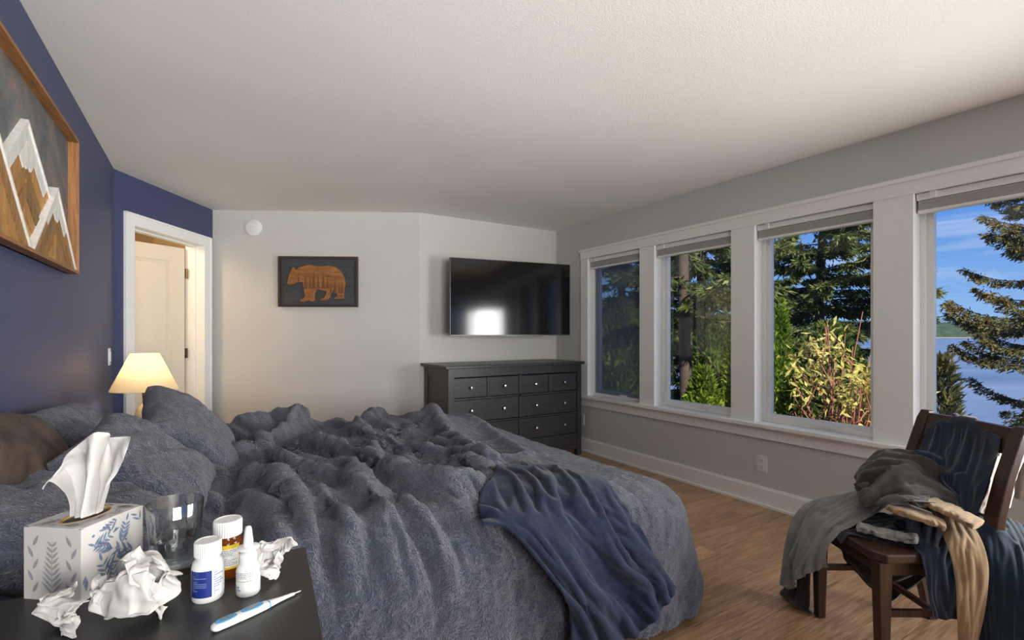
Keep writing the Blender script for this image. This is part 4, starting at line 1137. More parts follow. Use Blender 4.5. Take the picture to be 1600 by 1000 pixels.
# amber bottle
bc_ = on_table(356, 897); Yb = bc_.x*ST+bc_.y*CT; rb_ = 20.5/F*Yb
m, t, p = new_mat('amber_glass'); p.inputs['Base Color'].default_value = srgb(150, 78, 26); p.inputs['Roughness'].default_value = 0.08; p.inputs['Transmission Weight'].default_value = 0.55; p.inputs['IOR'].default_value = 1.4
b2 = thing('amber_pill_bottle', 'brown amber pill bottle with a yellow edged label behind the white one', 'bottle', bc_, FACE)
obj('body', lathe([(0.0001, 0), (rb_-0.002, 0), (rb_, 0.003), (rb_, 0.058), (rb_*0.90, 0.066), (rb_*0.80, 0.070), (rb_*0.80, 0.076), (0.0001, 0.076)], 48, cap=False), m, b2, smooth=True)
obj('pills', lathe([(0.0001, 0.004), (rb_*0.9, 0.004), (rb_*0.9, 0.04), (0.0001, 0.046)], 24, cap=False), plain('brown_capsules', srgb(96, 44, 16), 0.5, noise=0.5, nscale=160, bmp=1.0), b2, smooth=True)
obj('cap', cap_mesh(rb_*0.98, 0.028, 0.074), M['white_plastic'], b2, label='white ribbed child proof cap')
lb = band('label', rb_+0.0004, 0.018, 0.061, -0.05, 1.35, M['label_yellow'], b2)
lw = band('label_panel', rb_+0.0006, 0.022, 0.054, 0.02, 1.28, M['label_white'], lb)
lines_decal('label_text', rb_+0.0008, 0.024, 0.053, 0.1, 1.2, M['ink_grey'], lb, 5, 10, 0.45)
# nasal spray
bc_ = on_table(388, 926); Yb = bc_.x*ST+bc_.y*CT; rb_ = 17.0/F*Yb
b3 = thing('nasal_spray', 'white nasal spray bottle with a pointed nozzle', 'bottle', bc_, FACE)
obj('body', lathe([(0.0001, 0), (rb_-0.002, 0), (rb_, 0.003), (rb_, 0.040), (rb_*0.93, 0.047), (rb_*0.72, 0.053), (rb_*0.72, 0.058), (0.0001, 0.058)], 40, cap=False), M['white_plastic'], b3, smooth=True)
obj('collar', lathe([(rb_*0.74, 0.052), (rb_*0.76, 0.068), (rb_*0.60, 0.071), (rb_*0.46, 0.073), (rb_*0.46, 0.078)], 32, cap=False), M['white_plastic'], b3, smooth=True)
obj('finger_flange', lathe([(0.0001, 0.0755), (rb_*0.9, 0.0755), (rb_*0.98, 0.0775), (rb_*0.9, 0.0795), (rb_*0.42, 0.081), (0.0001, 0.081)], 32, cap=False), M['white_plastic'], b3, smooth=True)
obj('nozzle', lathe([(rb_*0.44, 0.079), (rb_*0.40, 0.092), (rb_*0.30, 0.108), (rb_*0.22, 0.113), (0.0001, 0.1145)], 24, cap=False), M['white_plastic'], b3, smooth=True)
lines_decal('label_text', rb_+0.0003, 0.026, 0.042, -0.75, 0.9, M['ink_grey'], b3, 6, 6, 0.4)
lines_decal('label_text', rb_+0.0003, 0.010, 0.020, -0.6, 0.75, M['ink_blue'], b3, 7, 2, 0.55)
# thermometer
e0 = pz(330, 983, TZ+0.006); e1 = pz(470, 921, TZ+0.006)
tv_ = e1-e0; TL = tv_.length
th_ = thing('digital_thermometer', 'white and blue digital thermometer lying on the table', 'thermometer', (e0.x, e0.y, TZ), math.atan2(tv_.y, tv_.x))
def loft(st_, n=20):
    bm = bmesh.new(); rings = []
    for x_, w_, h_, zc in st_:
        rings.append([bm.verts.new((x_, w_*math.copysign(abs(math.cos(a_))**0.7, math.cos(a_)), zc+h_*math.copysign(abs(math.sin(a_))**0.7, math.sin(a_)))) for a_ in [2*math.pi*k_/n for k_ in range(n)]])
    for i in range(len(rings)-1):
        for k_ in range(n): bm.faces.new((rings[i][k_], rings[i][(k_+1) % n], rings[i+1][(k_+1) % n], rings[i+1][k_]))
    bm.faces.new(rings[0][::-1]); bm.faces.new(rings[-1]); bmesh.ops.recalc_face_normals(bm, faces=bm.faces[:]); return bm
s_ = TL/0.14
obj('body', loft([(0.0, 0.003, 0.002, 0.006), (0.002, 0.0065, 0.004, 0.006), (0.006, 0.0085, 0.0055, 0.006), (0.02*s_, 0.0095, 0.006, 0.0062), (0.05*s_, 0.0100, 0.006, 0.0062), (0.078*s_, 0.0085, 0.0058, 0.006), (0.090*s_, 0.0060, 0.0045, 0.0055), (0.105*s_, 0.0038, 0.0032, 0.005), (0.128*s_, 0.0022, 0.0022, 0.004)]), M['white_plastic'], th_, smooth=True)
obj('metal_tip', loft([(0.127*s_, 0.0019, 0.0019, 0.004), (0.136*s_, 0.0018, 0.0018, 0.0038), (0.140*s_, 0.001, 0.001, 0.0036)], 14), M['chrome'], th_, smooth=True, label='shiny metal sensor tip')
M['thermo_blue'] = plain('light_blue_plastic', srgb(76, 150, 206), 0.35, noise=0.02)
M['lcd'] = plain('grey_display', srgb(112, 118, 112), 0.2, noise=0.03)
def oval(name, x0, x1, w_, z_, mat, parent, n=28, p_=2.6):
    bm = bmesh.new(); top = []; bot = []
    for k_ in range(n):
        a_ = 2*math.pi*k_/n; c_, s2 = math.cos(a_), math.sin(a_)
        x_ = (x0+x1)/2+(x1-x0)/2*math.copysign(abs(c_)**(2/p_), c_); y_ = w_*math.copysign(abs(s2)**(2/p_), s2)
        top.append(bm.verts.new((x_, y_, z_))); bot.append(bm.verts.new((x_, y_*1.05, z_-0.002)))
    bm.faces.new(top)
    for k_ in range(n): bm.faces.new((bot[k_], bot[(k_+1) % n], top[(k_+1) % n], top[k_]))
    bmesh.ops.recalc_face_normals(bm, faces=bm.faces[:]); return obj(name, bm, mat, parent)
o1 = oval('button_surround', 0.006*s_, 0.036*s_, 0.0066, 0.0126, M['thermo_blue'], th_); oval('button', 0.014*s_, 0.030*s_, 0.0032, 0.0131, M['lcd'], o1)
o1 = oval('display_surround', 0.042*s_, 0.076*s_, 0.0066, 0.0126, M['thermo_blue'], th_); oval('display', 0.048*s_, 0.068*s_, 0.0038, 0.0131, M['lcd'], o1)
bm = loft([(0.0835*s_, 0.0078, 0.0056, 0.0058), (0.0855*s_, 0.0074, 0.0053, 0.0057)]); obj('blue_ring', bm, M['thermo_blue'], th_)

# ------------------------------------------------------------------ chair
CX, CY = 1.55, 1.98
ch = thing('wooden_chair', 'dark wooden chair piled with clothes by the window', 'chair', cw(CX, CY, 0), -TH)
SZ = 0.45
bm = bmesh.new()
pts = [(-0.235, -0.17), (-0.205, -0.215), (0.19, -0.20), (0.21, -0.17), (0.21, 0.17), (0.19, 0.20), (-0.205, 0.215), (-0.235, 0.17)]
prism(bm, pts, SZ-0.034, SZ)
seat = obj('seat', bm, M['espresso'], ch); mod(seat, 'BEVEL', width=0.007, segments=3)
def leg(name, p0, p1, w0, w1):
    bm = bmesh.new(); a_ = [bm.verts.new((p0[0]+sx*w0/2, p0[1]+sy*w0/2, p0[2])) for sx, sy in ((-1, -1), (1, -1), (1, 1), (-1, 1))]; b_ = [bm.verts.new((p1[0]+sx*w1/2, p1[1]+sy*w1/2, p1[2])) for sx, sy in ((-1, -1), (1, -1), (1, 1), (-1, 1))]
    bm.faces.new(b_); bm.faces.new(a_[::-1])
    for i in range(4): bm.faces.new((a_[i], a_[(i+1) % 4], b_[(i+1) % 4], b_[i]))
    bmesh.ops.recalc_face_normals(bm, faces=bm.faces[:]); o = obj(name, bm, M['espresso'], ch); mod(o, 'BEVEL', width=0.004, segments=2); return o
leg('leg', (-0.195, -0.175, 0), (-0.20, -0.18, SZ-0.034), 0.034, 0.048); leg('leg', (-0.195, 0.190, 0), (-0.20, 0.18, SZ-0.034), 0.034, 0.048)
leg('leg', (0.285, -0.18, 0), (0.185, -0.175, SZ), 0.036, 0.044); leg('leg', (0.285, 0.18, 0), (0.185, 0.175, SZ), 0.036, 0.044)
def post(ys):
    bm = bmesh.new(); st_ = [(0.185, SZ-0.02, 0.046), (0.205, 0.58, 0.044), (0.24, 0.72, 0.042), (0.29, 0.87, 0.040), (0.305, 0.905, 0.034)]
    rings = [[bm.verts.new((x_+sx*w_/2*0.75, ys+sy*w_/2*1.25, z_)) for sx, sy in ((-1, -1), (1, -1), (1, 1), (-1, 1))] for x_, z_, w_ in st_]
    for i in range(len(rings)-1):
        for k_ in range(4): bm.faces.new((rings[i][k_], rings[i][(k_+1) % 4], rings[i+1][(k_+1) % 4], rings[i+1][k_]))
    bm.faces.new(rings[0][::-1]); bm.faces.new(rings[-1]); bmesh.ops.recalc_face_normals(bm, faces=bm.faces[:]); o = obj('back_post', bm, M['espresso'], ch); mod(o, 'BEVEL', width=0.004, segments=2)
post(-0.19); post(0.22)
def rail(name, z0, z1, x0, x1, bow=0.02):
    n = 12; bm = bmesh.new(); rings = []
    for i in range(n+1):
        y_ = -0.18+0.39*i/n; o_ = bow*(1-(2*i/n-1)**2); rings.append([bm.verts.new(c_) for c_ in ((x0+o_-0.010, y_, z0), (x0+o_+0.010, y_, z0), (x1+o_+0.010, y_, z1), (x1+o_-0.010, y_, z1))])
    for i in range(n):
        for k_ in range(4): bm.faces.new((rings[i][k_], rings[i+1][k_], rings[i+1][(k_+1) % 4], rings[i][(k_+1) % 4]))
    bm.faces.new(rings[0]); bm.faces.new(rings[-1][::-1]); bmesh.ops.recalc_face_normals(bm, faces=bm.faces[:]); return obj(name, bm, M['espresso'], ch)
rail('top_rail', 0.80, 0.895, 0.268, 0.298); rail('lower_rail', 0.50, 0.535, 0.192, 0.196)
for ys in (-0.10, 0.015, 0.13):
    bm = bmesh.new(); a_ = [(0.212, 0.53), (0.285, 0.81)]
    rings = [[bm.verts.new(c_) for c_ in ((x_-0.006, ys-0.025, z_), (x_+0.006, ys-0.025, z_), (x_+0.006, ys+0.025, z_), (x_-0.006, ys+0.025, z_))] for x_, z_ in a_]
    for k_ in range(4): bm.faces.new((rings[0][k_], rings[0][(k_+1) % 4], rings[1][(k_+1) % 4], rings[1][k_]))
    bm.faces.new(rings[0][::-1]); bm.faces.new(rings[1]); bmesh.ops.recalc_face_normals(bm, faces=bm.faces[:]); obj('back_slat', bm, M['espresso'], ch)
for b_ in ((-0.215, 0.185, -0.19, -0.168, SZ-0.085, SZ-0.034), (-0.215, 0.185, 0.168, 0.19, SZ-0.085, SZ-0.034), (-0.212, -0.19, -0.17, 0.17, SZ-0.085, SZ-0.034), (0.17, 0.19, -0.17, 0.17, SZ-0.085, SZ-0.034)):
    obj('apron', box(*b_, bev=0.002), M['espresso'], ch)
for b_ in ((-0.18, 0.235, -0.186, -0.168, 0.21, 0.235), (-0.18, 0.235, 0.17, 0.188, 0.21, 0.235), (-0.01, 0.012, -0.17, 0.17, 0.214, 0.232)):
    obj('stretcher', box(*b_, bev=0.003), M['espresso'], ch)
bpy.context.view_layer.update()
coll = [mesh_data(o) for o in ch.children]

# clothes: each a woven sheet draped from a control net
def hash_(n_): return (sum(ord(c_)*(i_+1) for i_, c_ in enumerate(n_)) % 97)*0.37
def garment(name, label, cat, rows, n, m, fu, fv, mat, pleat=0.0, npl=5, eps=0.006, steps=22, g=7, noise=0.006, up=(0, 0, 1), thick=0.003, relax=True, vert=False, seed=0, warp=0.5, sub=2):
    C = ctrl(rows); P = resample(C, n, m); lu, lv = elen(P)
    uu = np.linspace(0, 1, n)[:, None]; vv = np.linspace(0, 1, m)[None, :]
    nr_ = np.cross(np.gradient(P, axis=0), np.gradient(P, axis=1)); nr_ /= np.linalg.norm(nr_, axis=2, keepdims=True)+1e-9
    ref = np.array(cw(-0.5, -0.8, 0.8)); 
    flip = (nr_.reshape(-1, 3)@ref).mean() < 0
    if flip: nr_ = -nr_
    qn = np.stack([(uu*npl if vert else uu*1.4)+0*vv, (vv*1.4 if vert else vv*npl)+0*uu, seed+hash_(name)+0*uu+0*vv], -1)
    if False: w_ = uu*npl+warp*np.sin(3*vv+seed)+0.6*fbm(np.stack([uu*2+0*vv, vv*3+0*uu, seed+0*uu+0*vv], -1), 2)
    P = P + nr_*(pleat*2.4*np.clip(ridged(qn, 0.9, 3)-0.3, 0, 1) + noise*fbm(np.stack([uu*4+0*vv, vv*4+0*uu, seed+3+0*uu+0*vv], -1), 3))[..., None]
    if relax:
        bv = bvh_of(coll); P = pbd(P, lu*fu, lv*fv, bvh_collide(bv, eps=eps, reach=0.04, mu=0.8, floor_z=0.006), steps=steps, iters=6, dt=0.014, g=g, kshear=0.12, kbend=0.15, damp=0.75, coll_every=6)
    o = obj(name, grid_mesh(P, name, flip=flip), mat, smooth=True); tag(o, label, cat)
    mod(o, 'SOLIDIFY', thickness=thick, offset=1); mod(o, 'SUBSURF', levels=1, render_levels=sub)
    coll.append(grid_data(P, flip)); return o
M['grey_cotton'] = fabric('grey_jersey', srgb(118, 116, 112), srgb(138, 136, 131), bs=0.2)
M['mid_grey'] = fabric('mid_grey_cotton', srgb(92, 90, 86), srgb(108, 105, 100), bs=0.2)
M['dark_grey'] = fabric('dark_grey_fleece', srgb(52, 49, 46), srgb(68, 64, 60), bs=0.25)
M['black_cotton'] = fabric('black_jersey', srgb(36, 36, 40), srgb(48, 48, 54), bs=0.2)
M['pale_grey'] = fabric('pale_grey_cotton', srgb(128, 126, 120), srgb(146, 143, 136), bs=0.2)
M['tan'] = fabric('tan_chino', srgb(146, 120, 90), srgb(164, 137, 104), bs=0.2)
M['navy'] = fabric('navy_sweatshirt', srgb(24, 33, 50), srgb(34, 44, 64), bs=0.25)
M['teal_navy'] = fabric('teal_navy_sweatshirt', srgb(22, 38, 52), srgb(30, 50, 66), bs=0.25)
M['cream'] = fabric('cream_cotton', srgb(196, 186, 170), srgb(212, 202, 188), bs=0.2)
M['charcoal'] = fabric('charcoal_cotton', srgb(52, 52, 52), srgb(64, 64, 64), bs=0.2)

garment('dark_trousers', 'charcoal trousers hanging below the grey shirt at the front chair leg', 'trousers', [
 [(1262, 800, 2.30), (1275, 802, 2.22), (1290, 806, 2.14)],
 [(1238, 830, 2.33), (1252, 835, 2.24), (1270, 840, 2.17)],
 [(1230, 890, 2.33), (1248, 895, 2.24), (1268, 895, 2.18)],
 [(1227, 940, 2.33), (1246, 952, 2.25), (1267, 950, 2.19)]], 26, 20, 1.0, 1.15, M['charcoal'], 0.008, 2, steps=12)
garment('black_trousers', 'black garment slung below the chair seat', 'clothing', [
 [(1312, 845, 2.20), (1350, 850, 2.12), (1395, 858, 2.05), (1440, 862, 2.00)],
 [(1322, 872, 2.18), (1358, 885, 2.10), (1400, 890, 2.04), (1450, 880, 2.0)],
 [(1345, 900, 2.16), (1372, 915, 2.10), (1405, 912, 2.04), (1455, 890, 2.0)],
 [(1368, 922, 2.14), (1385, 932, 2.10), (1402, 935, 2.06), (1440, 905, 2.0)]], 26, 26, 1.05, 1.15, M['black_cotton'], 0.012, 3, relax=False)
garment('black_shirt', 'black tee shirt crumpled flat on the chair seat', 'shirt', [
 [(1345, 790, 2.08), (1375, 788, 2.04), (1410, 792, 2.0), (1440, 800, 1.95)],
 [(1318, 800, 2.03), (1350, 797, 1.99), (1395, 800, 1.94), (1430, 812, 1.89)],
 [(1308, 812, 1.98), (1345, 808, 1.94), (1385, 814, 1.89), (1420, 825, 1.84)],
 [(1312, 830, 1.945), (1345, 822, 1.91), (1385, 828, 1.87), (1420, 836, 1.83)]], 34, 40, 1.1, 1.15, M['black_cotton'], 0.012, 4, vert=True, steps=14)
garment('navy_shirt', 'navy sweatshirt hanging straight down over the near edge of the seat', 'shirt', [
 [(1415, 790, 1.93), (1445, 790, 1.91), (1480, 792, 1.89), (1510, 795, 1.87)],
 [(1420, 820, 1.83), (1448, 822, 1.81), (1480, 822, 1.80), (1508, 822, 1.79)],
 [(1440, 846, 1.765), (1458, 848, 1.755), (1480, 848, 1.75), (1505, 846, 1.75)],
 [(1448, 900, 1.745), (1462, 902, 1.735), (1482, 902, 1.735), (1502, 900, 1.74)],
 [(1456, 938, 1.745), (1470, 942, 1.735), (1486, 942, 1.735), (1500, 938, 1.74)]], 42, 34, 1.0, 1.15, M['navy'], 0.010, 3, steps=14)
garment('navy_jumper', 'big dark teal sweatshirt falling from the chair to the floor', 'shirt', [
 [(1505, 775, 1.95), (1530, 778, 1.93), (1565, 785, 1.90), (1600, 795, 1.86)],
 [(1505, 800, 1.83), (1540, 800, 1.81), (1580, 815, 1.77), (1615, 835, 1.72)],
 [(1520, 840, 1.76), (1548, 842, 1.72), (1588, 860, 1.68), (1620, 880, 1.65)],
 [(1530, 920, 1.74), (1552, 925, 1.70), (1585, 935, 1.66), (1615, 950, 1.63)],
 [(1528, 1000, 1.74), (1552, 1005, 1.70), (1580, 1010, 1.66), (1608, 1015, 1.63)],
 [(1522, 1050, 1.74), (1550, 1056, 1.70), (1576, 1060, 1.66), (1600, 1062, 1.63)]], 56, 44, 1.0, 1.2, M['teal_navy'], 0.014, 3.5, steps=16)
garment('tan_trousers', 'tan chinos folded on the pile with one leg hanging to the floor', 'trousers', [
 [(1450, 770, 1.95), (1475, 770, 1.93), (1500, 775, 1.90)],
 [(1465, 795, 1.84), (1492, 795, 1.82), (1520, 800, 1.80)],
 [(1480, 825, 1.745), (1508, 825, 1.73), (1534, 830, 1.72)],
 [(1492, 870, 1.715), (1516, 872, 1.70), (1540, 870, 1.70)],
 [(1494, 930, 1.715), (1516, 932, 1.70), (1536, 930, 1.70)],
 [(1498, 990, 1.715), (1514, 992, 1.70), (1526, 990, 1.70)]], 50, 28, 1.0, 1.10, M['tan'], 0.009, 2, steps=14)
garment('grey_shirt', 'grey jersey shirt draped in long folds over the front corner of the seat', 'shirt', [
 [(1325, 765, 2.30), (1350, 752, 2.20), (1375, 748, 2.10), (1400, 752, 2.03)],
 [(1285, 762, 2.30), (1310, 760, 2.20), (1340, 765, 2.08), (1375, 775, 1.98)],
 [(1255, 768, 2.32), (1275, 772, 2.20), (1300, 785, 2.07), (1335, 795, 1.96)],
 [(1238, 800, 2.32), (1252, 808, 2.18), (1275, 815, 2.06), (1302, 822, 1.97)],
 [(1230, 850, 2.32), (1244, 855, 2.18), (1265, 848, 2.07), (1298, 842, 1.98)],
 [(1226, 890, 2.31), (1245, 893, 2.18), (1262, 870, 2.08), (1294, 853, 1.99)]], 56, 60, 1.0, 1.25, M['grey_cotton'], 0.022, 5, steps=18)
garment('dark_hoodie', 'dark grey fleece hoodie bundled on top of the clothes pile', 'shirt', [
 [(1352, 745, 2.16), (1385, 722, 2.12), (1430, 722, 2.08), (1475, 745, 2.05)],
 [(1345, 758, 2.06), (1385, 730, 2.03), (1430, 728, 2.00), (1490, 758, 1.97)],
 [(1342, 775, 1.98), (1385, 748, 1.95), (1435, 744, 1.92), (1500, 775, 1.92)],
 [(1350, 790, 1.93), (1390, 772, 1.89), (1438, 768, 1.86), (1500, 788, 1.90)],
 [(1362, 796, 1.92), (1395, 788, 1.87), (1440, 784, 1.85), (1488, 790, 1.90)]], 50, 60, 1.15, 1.25, M['dark_grey'], 0.030, 5, vert=True, relax=False, noise=0.016)
garment('grey_sleeve_shirt', 'mid grey cotton shirt crumpled in front of the dark hoodie', 'shirt', [
 [(1340, 768, 2.03), (1370, 762, 1.98), (1410, 768, 1.92), (1450, 770, 1.88)],
 [(1342, 782, 1.98), (1375, 778, 1.92), (1410, 780, 1.87), (1452, 780, 1.84)],
 [(1350, 792, 1.94), (1380, 792, 1.88), (1415, 790, 1.83), (1448, 792, 1.81)]], 40, 60, 1.05, 1.05, M['mid_grey'], 0.016, 4, vert=True, relax=False, noise=0.012)
def roll(name, label, cat, spine, rw, rh, mat, seed=0, wr=0.10, n=60, m=28):
    S_ = resample(np.array([[tuple(pp(*c_))] for c_ in spine]+[]).reshape(-1, 1, 3).repeat(2, axis=1), n, 2)[:, 0]
    tdir = np.gradient(S_, axis=0); tdir /= np.linalg.norm(tdir, axis=1, keepdims=True); up = np.array([0, 0, 1.0])
    sd_ = np.cross(tdir, up); sd_ /= np.linalg.norm(sd_, axis=1, keepdims=True); up2 = np.cross(sd_, tdir)
    a_ = np.linspace(0, 2*math.pi, m, endpoint=False); u = np.linspace(0, 1, n)
    end = np.clip(np.minimum(u, 1-u)/0.035, 0.02, 1)**0.5
    ca, sa = np.cos(a_), np.sin(a_); ca = np.sign(ca)*np.abs(ca)**0.7; sa = np.sign(sa)*np.abs(sa)**0.6
    q_ = np.stack([u[:, None]*7+0*a_, 0*u[:, None]+np.cos(a_)*0.8, 0*u[:, None]+np.sin(a_)*0.8+seed], -1)
    k_ = 1+wr*2.2*(0.5-np.abs(fbm(q_, 3)))
    P = S_[:, None, :] + (k_*(end[:, None]*rw*ca))[..., None]*sd_[:, None, :] + (k_*(end[:, None]*rh*sa))[..., None]*up2[:, None, :]
    o = obj(name, grid_mesh(P, name, wrap_v=True), mat, smooth=True)
    if label: tag(o, label, cat)
    mod(o, 'SUBSURF', levels=1, render_levels=2); return o
roll('folded_sleeve', 'pale grey folded tee shirt lying along the front edge of the seat', 'shirt', [(1338, 822, 1.93), (1360, 828, 1.90), (1385, 834, 1.865), (1412, 840, 1.83), (1436, 842, 1.80)], 0.032, 0.011, M['pale_grey'], 2, 0.24)
tr1 = roll('folded_leg', None, None, [(1396, 790, 1.88), (1420, 800, 1.83), (1450, 810, 1.79), (1478, 822, 1.76)], 0.046, 0.012, M['tan'], 5, 0.16)
tr2 = roll('folded_leg', None, None, [(1450, 782, 1.85), (1480, 795, 1.80), (1505, 808, 1.76), (1532, 822, 1.72)], 0.048, 0.012, M['tan'], 9, 0.16)
tt = bpy.data.objects['tan_trousers']
for o in (tr1, tr2): o.parent = tt
garment('navy_pullover', 'navy long sleeve top draped over the chair back', 'shirt', [
 [(1500, 700, 2.32), (1540, 712, 2.20), (1590, 730, 2.06)],
 [(1476, 655, 2.27), (1530, 662, 2.11), (1588, 678, 1.92)],
 [(1462, 647, 2.20), (1515, 652, 2.04), (1575, 668, 1.86)],
 [(1448, 668, 2.15), (1500, 680, 2.00), (1562, 700, 1.83)],
 [(1434, 705, 2.10), (1484, 725, 1.96), (1545, 745, 1.81)],
 [(1426, 735, 2.06), (1478, 760, 1.93), (1530, 790, 1.80)]], 52, 56, 1.0, 1.12, M['navy'], 0.010, 3, steps=12)
garment('cream_shirt', 'cream shirt hanging behind the navy top on the chair back', 'shirt', [
 [(1560, 690, 1.89), (1585, 700, 1.90), (1600, 705, 1.94)],
 [(1548, 730, 1.85), (1572, 745, 1.87), (1588, 745, 1.92)],
 [(1536, 775, 1.84), (1556, 785, 1.86), (1575, 780, 1.92)],
 [(1524, 798, 1.86), (1545, 805, 1.86), (1556, 800, 1.92)]], 24, 20, 1.0, 1.1, M['cream'], 0.008, 2, relax=False)
garment('white_shirt', 'white cotton shirt hanging on the outside of the chair back', 'shirt', [
 [(1590, 690, 1.98), (1605, 695, 1.94), (1625, 700, 1.90)],
 [(1584, 730, 1.98), (1604, 735, 1.94), (1625, 740, 1.90)],
 [(1580, 775, 1.98), (1600, 782, 1.94), (1625, 785, 1.90)]], 24, 20, 1.0, 1.1, M['cream'], 0.010, 3, relax=False)

# ------------------------------------------------------------------ outdoors
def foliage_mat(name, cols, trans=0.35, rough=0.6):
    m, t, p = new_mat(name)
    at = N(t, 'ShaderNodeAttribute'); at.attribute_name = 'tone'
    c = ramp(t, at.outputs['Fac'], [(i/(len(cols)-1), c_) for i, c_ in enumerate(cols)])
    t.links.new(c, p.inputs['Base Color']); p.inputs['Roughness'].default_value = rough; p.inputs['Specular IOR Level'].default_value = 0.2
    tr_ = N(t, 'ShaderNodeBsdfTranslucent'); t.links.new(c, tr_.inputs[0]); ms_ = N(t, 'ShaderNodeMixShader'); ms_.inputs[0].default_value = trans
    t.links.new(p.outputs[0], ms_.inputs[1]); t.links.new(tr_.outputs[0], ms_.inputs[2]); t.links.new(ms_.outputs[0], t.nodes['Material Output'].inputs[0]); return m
M['bark'] = plain('bark', srgb(74, 62, 54), 0.9, noise=0.4, nscale=12, bmp=0.8)
M['red_stem'] = plain('reddish_stem', srgb(150, 96, 78), 0.6, noise=0.25, nscale=20)
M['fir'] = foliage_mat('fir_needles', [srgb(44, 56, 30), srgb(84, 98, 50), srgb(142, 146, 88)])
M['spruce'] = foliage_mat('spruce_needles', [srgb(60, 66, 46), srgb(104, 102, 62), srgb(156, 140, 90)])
M['thuja'] = foliage_mat('arborvitae_sprays', [srgb(66, 92, 26), srgb(120, 146, 44), srgb(176, 188, 80)])
M['rhodo'] = foliage_mat('pale_leaves', [srgb(120, 120, 50), srgb(178, 172, 84), srgb(222, 212, 140)])
M['shrubdark'] = foliage_mat('hedge_leaves', [srgb(36, 54, 24), srgb(66, 90, 38), srgb(118, 132, 58)])
RS = np.random.RandomState(21)
def unit(v): return v/(np.linalg.norm(v, axis=-1, keepdims=True)+1e-9)
def cards(name, pos, dr_, L, Wd, mat, parent, tone=None):
    """diamond shaped sprays: pos (k,3), dr_ (k,3) directions"""
    k_ = len(pos); dr_ = unit(dr_); rv = unit(RS.randn(k_, 3)); sdv = unit(np.cross(dr_, rv)); L = np.broadcast_to(L, (k_,))[:, None]; Wd = np.broadcast_to(Wd, (k_,))[:, None]
    nv = np.cross(dr_, sdv)
    co = np.stack([pos, pos+dr_*L*0.45+sdv*Wd*0.5+nv*L*0.05, pos+dr_*L, pos+dr_*L*0.45-sdv*Wd*0.5+nv*L*0.05], 1).reshape(-1, 3)
    me = arr_mesh(co, np.arange(k_*4).reshape(-1, 4), name)
    if tone is None: tone = RS.rand(k_)
    at = me.attributes.new('tone', 'FLOAT', 'POINT'); vals = np.zeros(len(me.vertices), np.float32); tv4 = np.repeat(tone, 4).astype(np.float32); vals[:] = tv4[:len(vals)]; at.data.foreach_set('value', vals)
    return obj(name, me, mat, parent, kind='stuff')
def tubes(name, paths, mat, parent, n=6):
    """paths: list of (pts (k,3), radii (k,))"""
    vs = []; fs = []; b_ = 0
    for pts, rad in paths:
        pts = np.asarray(pts, float); k_ = len(pts); tg = unit(np.gradient(pts, axis=0)); ref = np.array([0.3, 0.2, 1.0]) if abs(tg[0][2]) < 0.9 else np.array([1.0, 0, 0])
        s_ = unit(np.cross(tg, ref)); u_ = np.cross(s_, tg); a_ = np.linspace(0, 2*math.pi, n, endpoint=False)
        P_ = pts[:, None]+np.asarray(rad)[:, None, None]*(np.cos(a_)[None, :, None]*s_[:, None]+np.sin(a_)[None, :, None]*u_[:, None])
        vs.append(P_.reshape(-1, 3))
        I, J = np.meshgrid(np.arange(k_-1), np.arange(n), indexing='ij'); fs.append(np.stack([I*n+J, (I+1)*n+J, (I+1)*n+(J+1) % n, I*n+(J+1) % n], -1).reshape(-1, 4)+b_); b_ += k_*n
    return obj(name, arr_mesh(np.concatenate(vs), np.concatenate(fs), name), mat, parent, smooth=True)
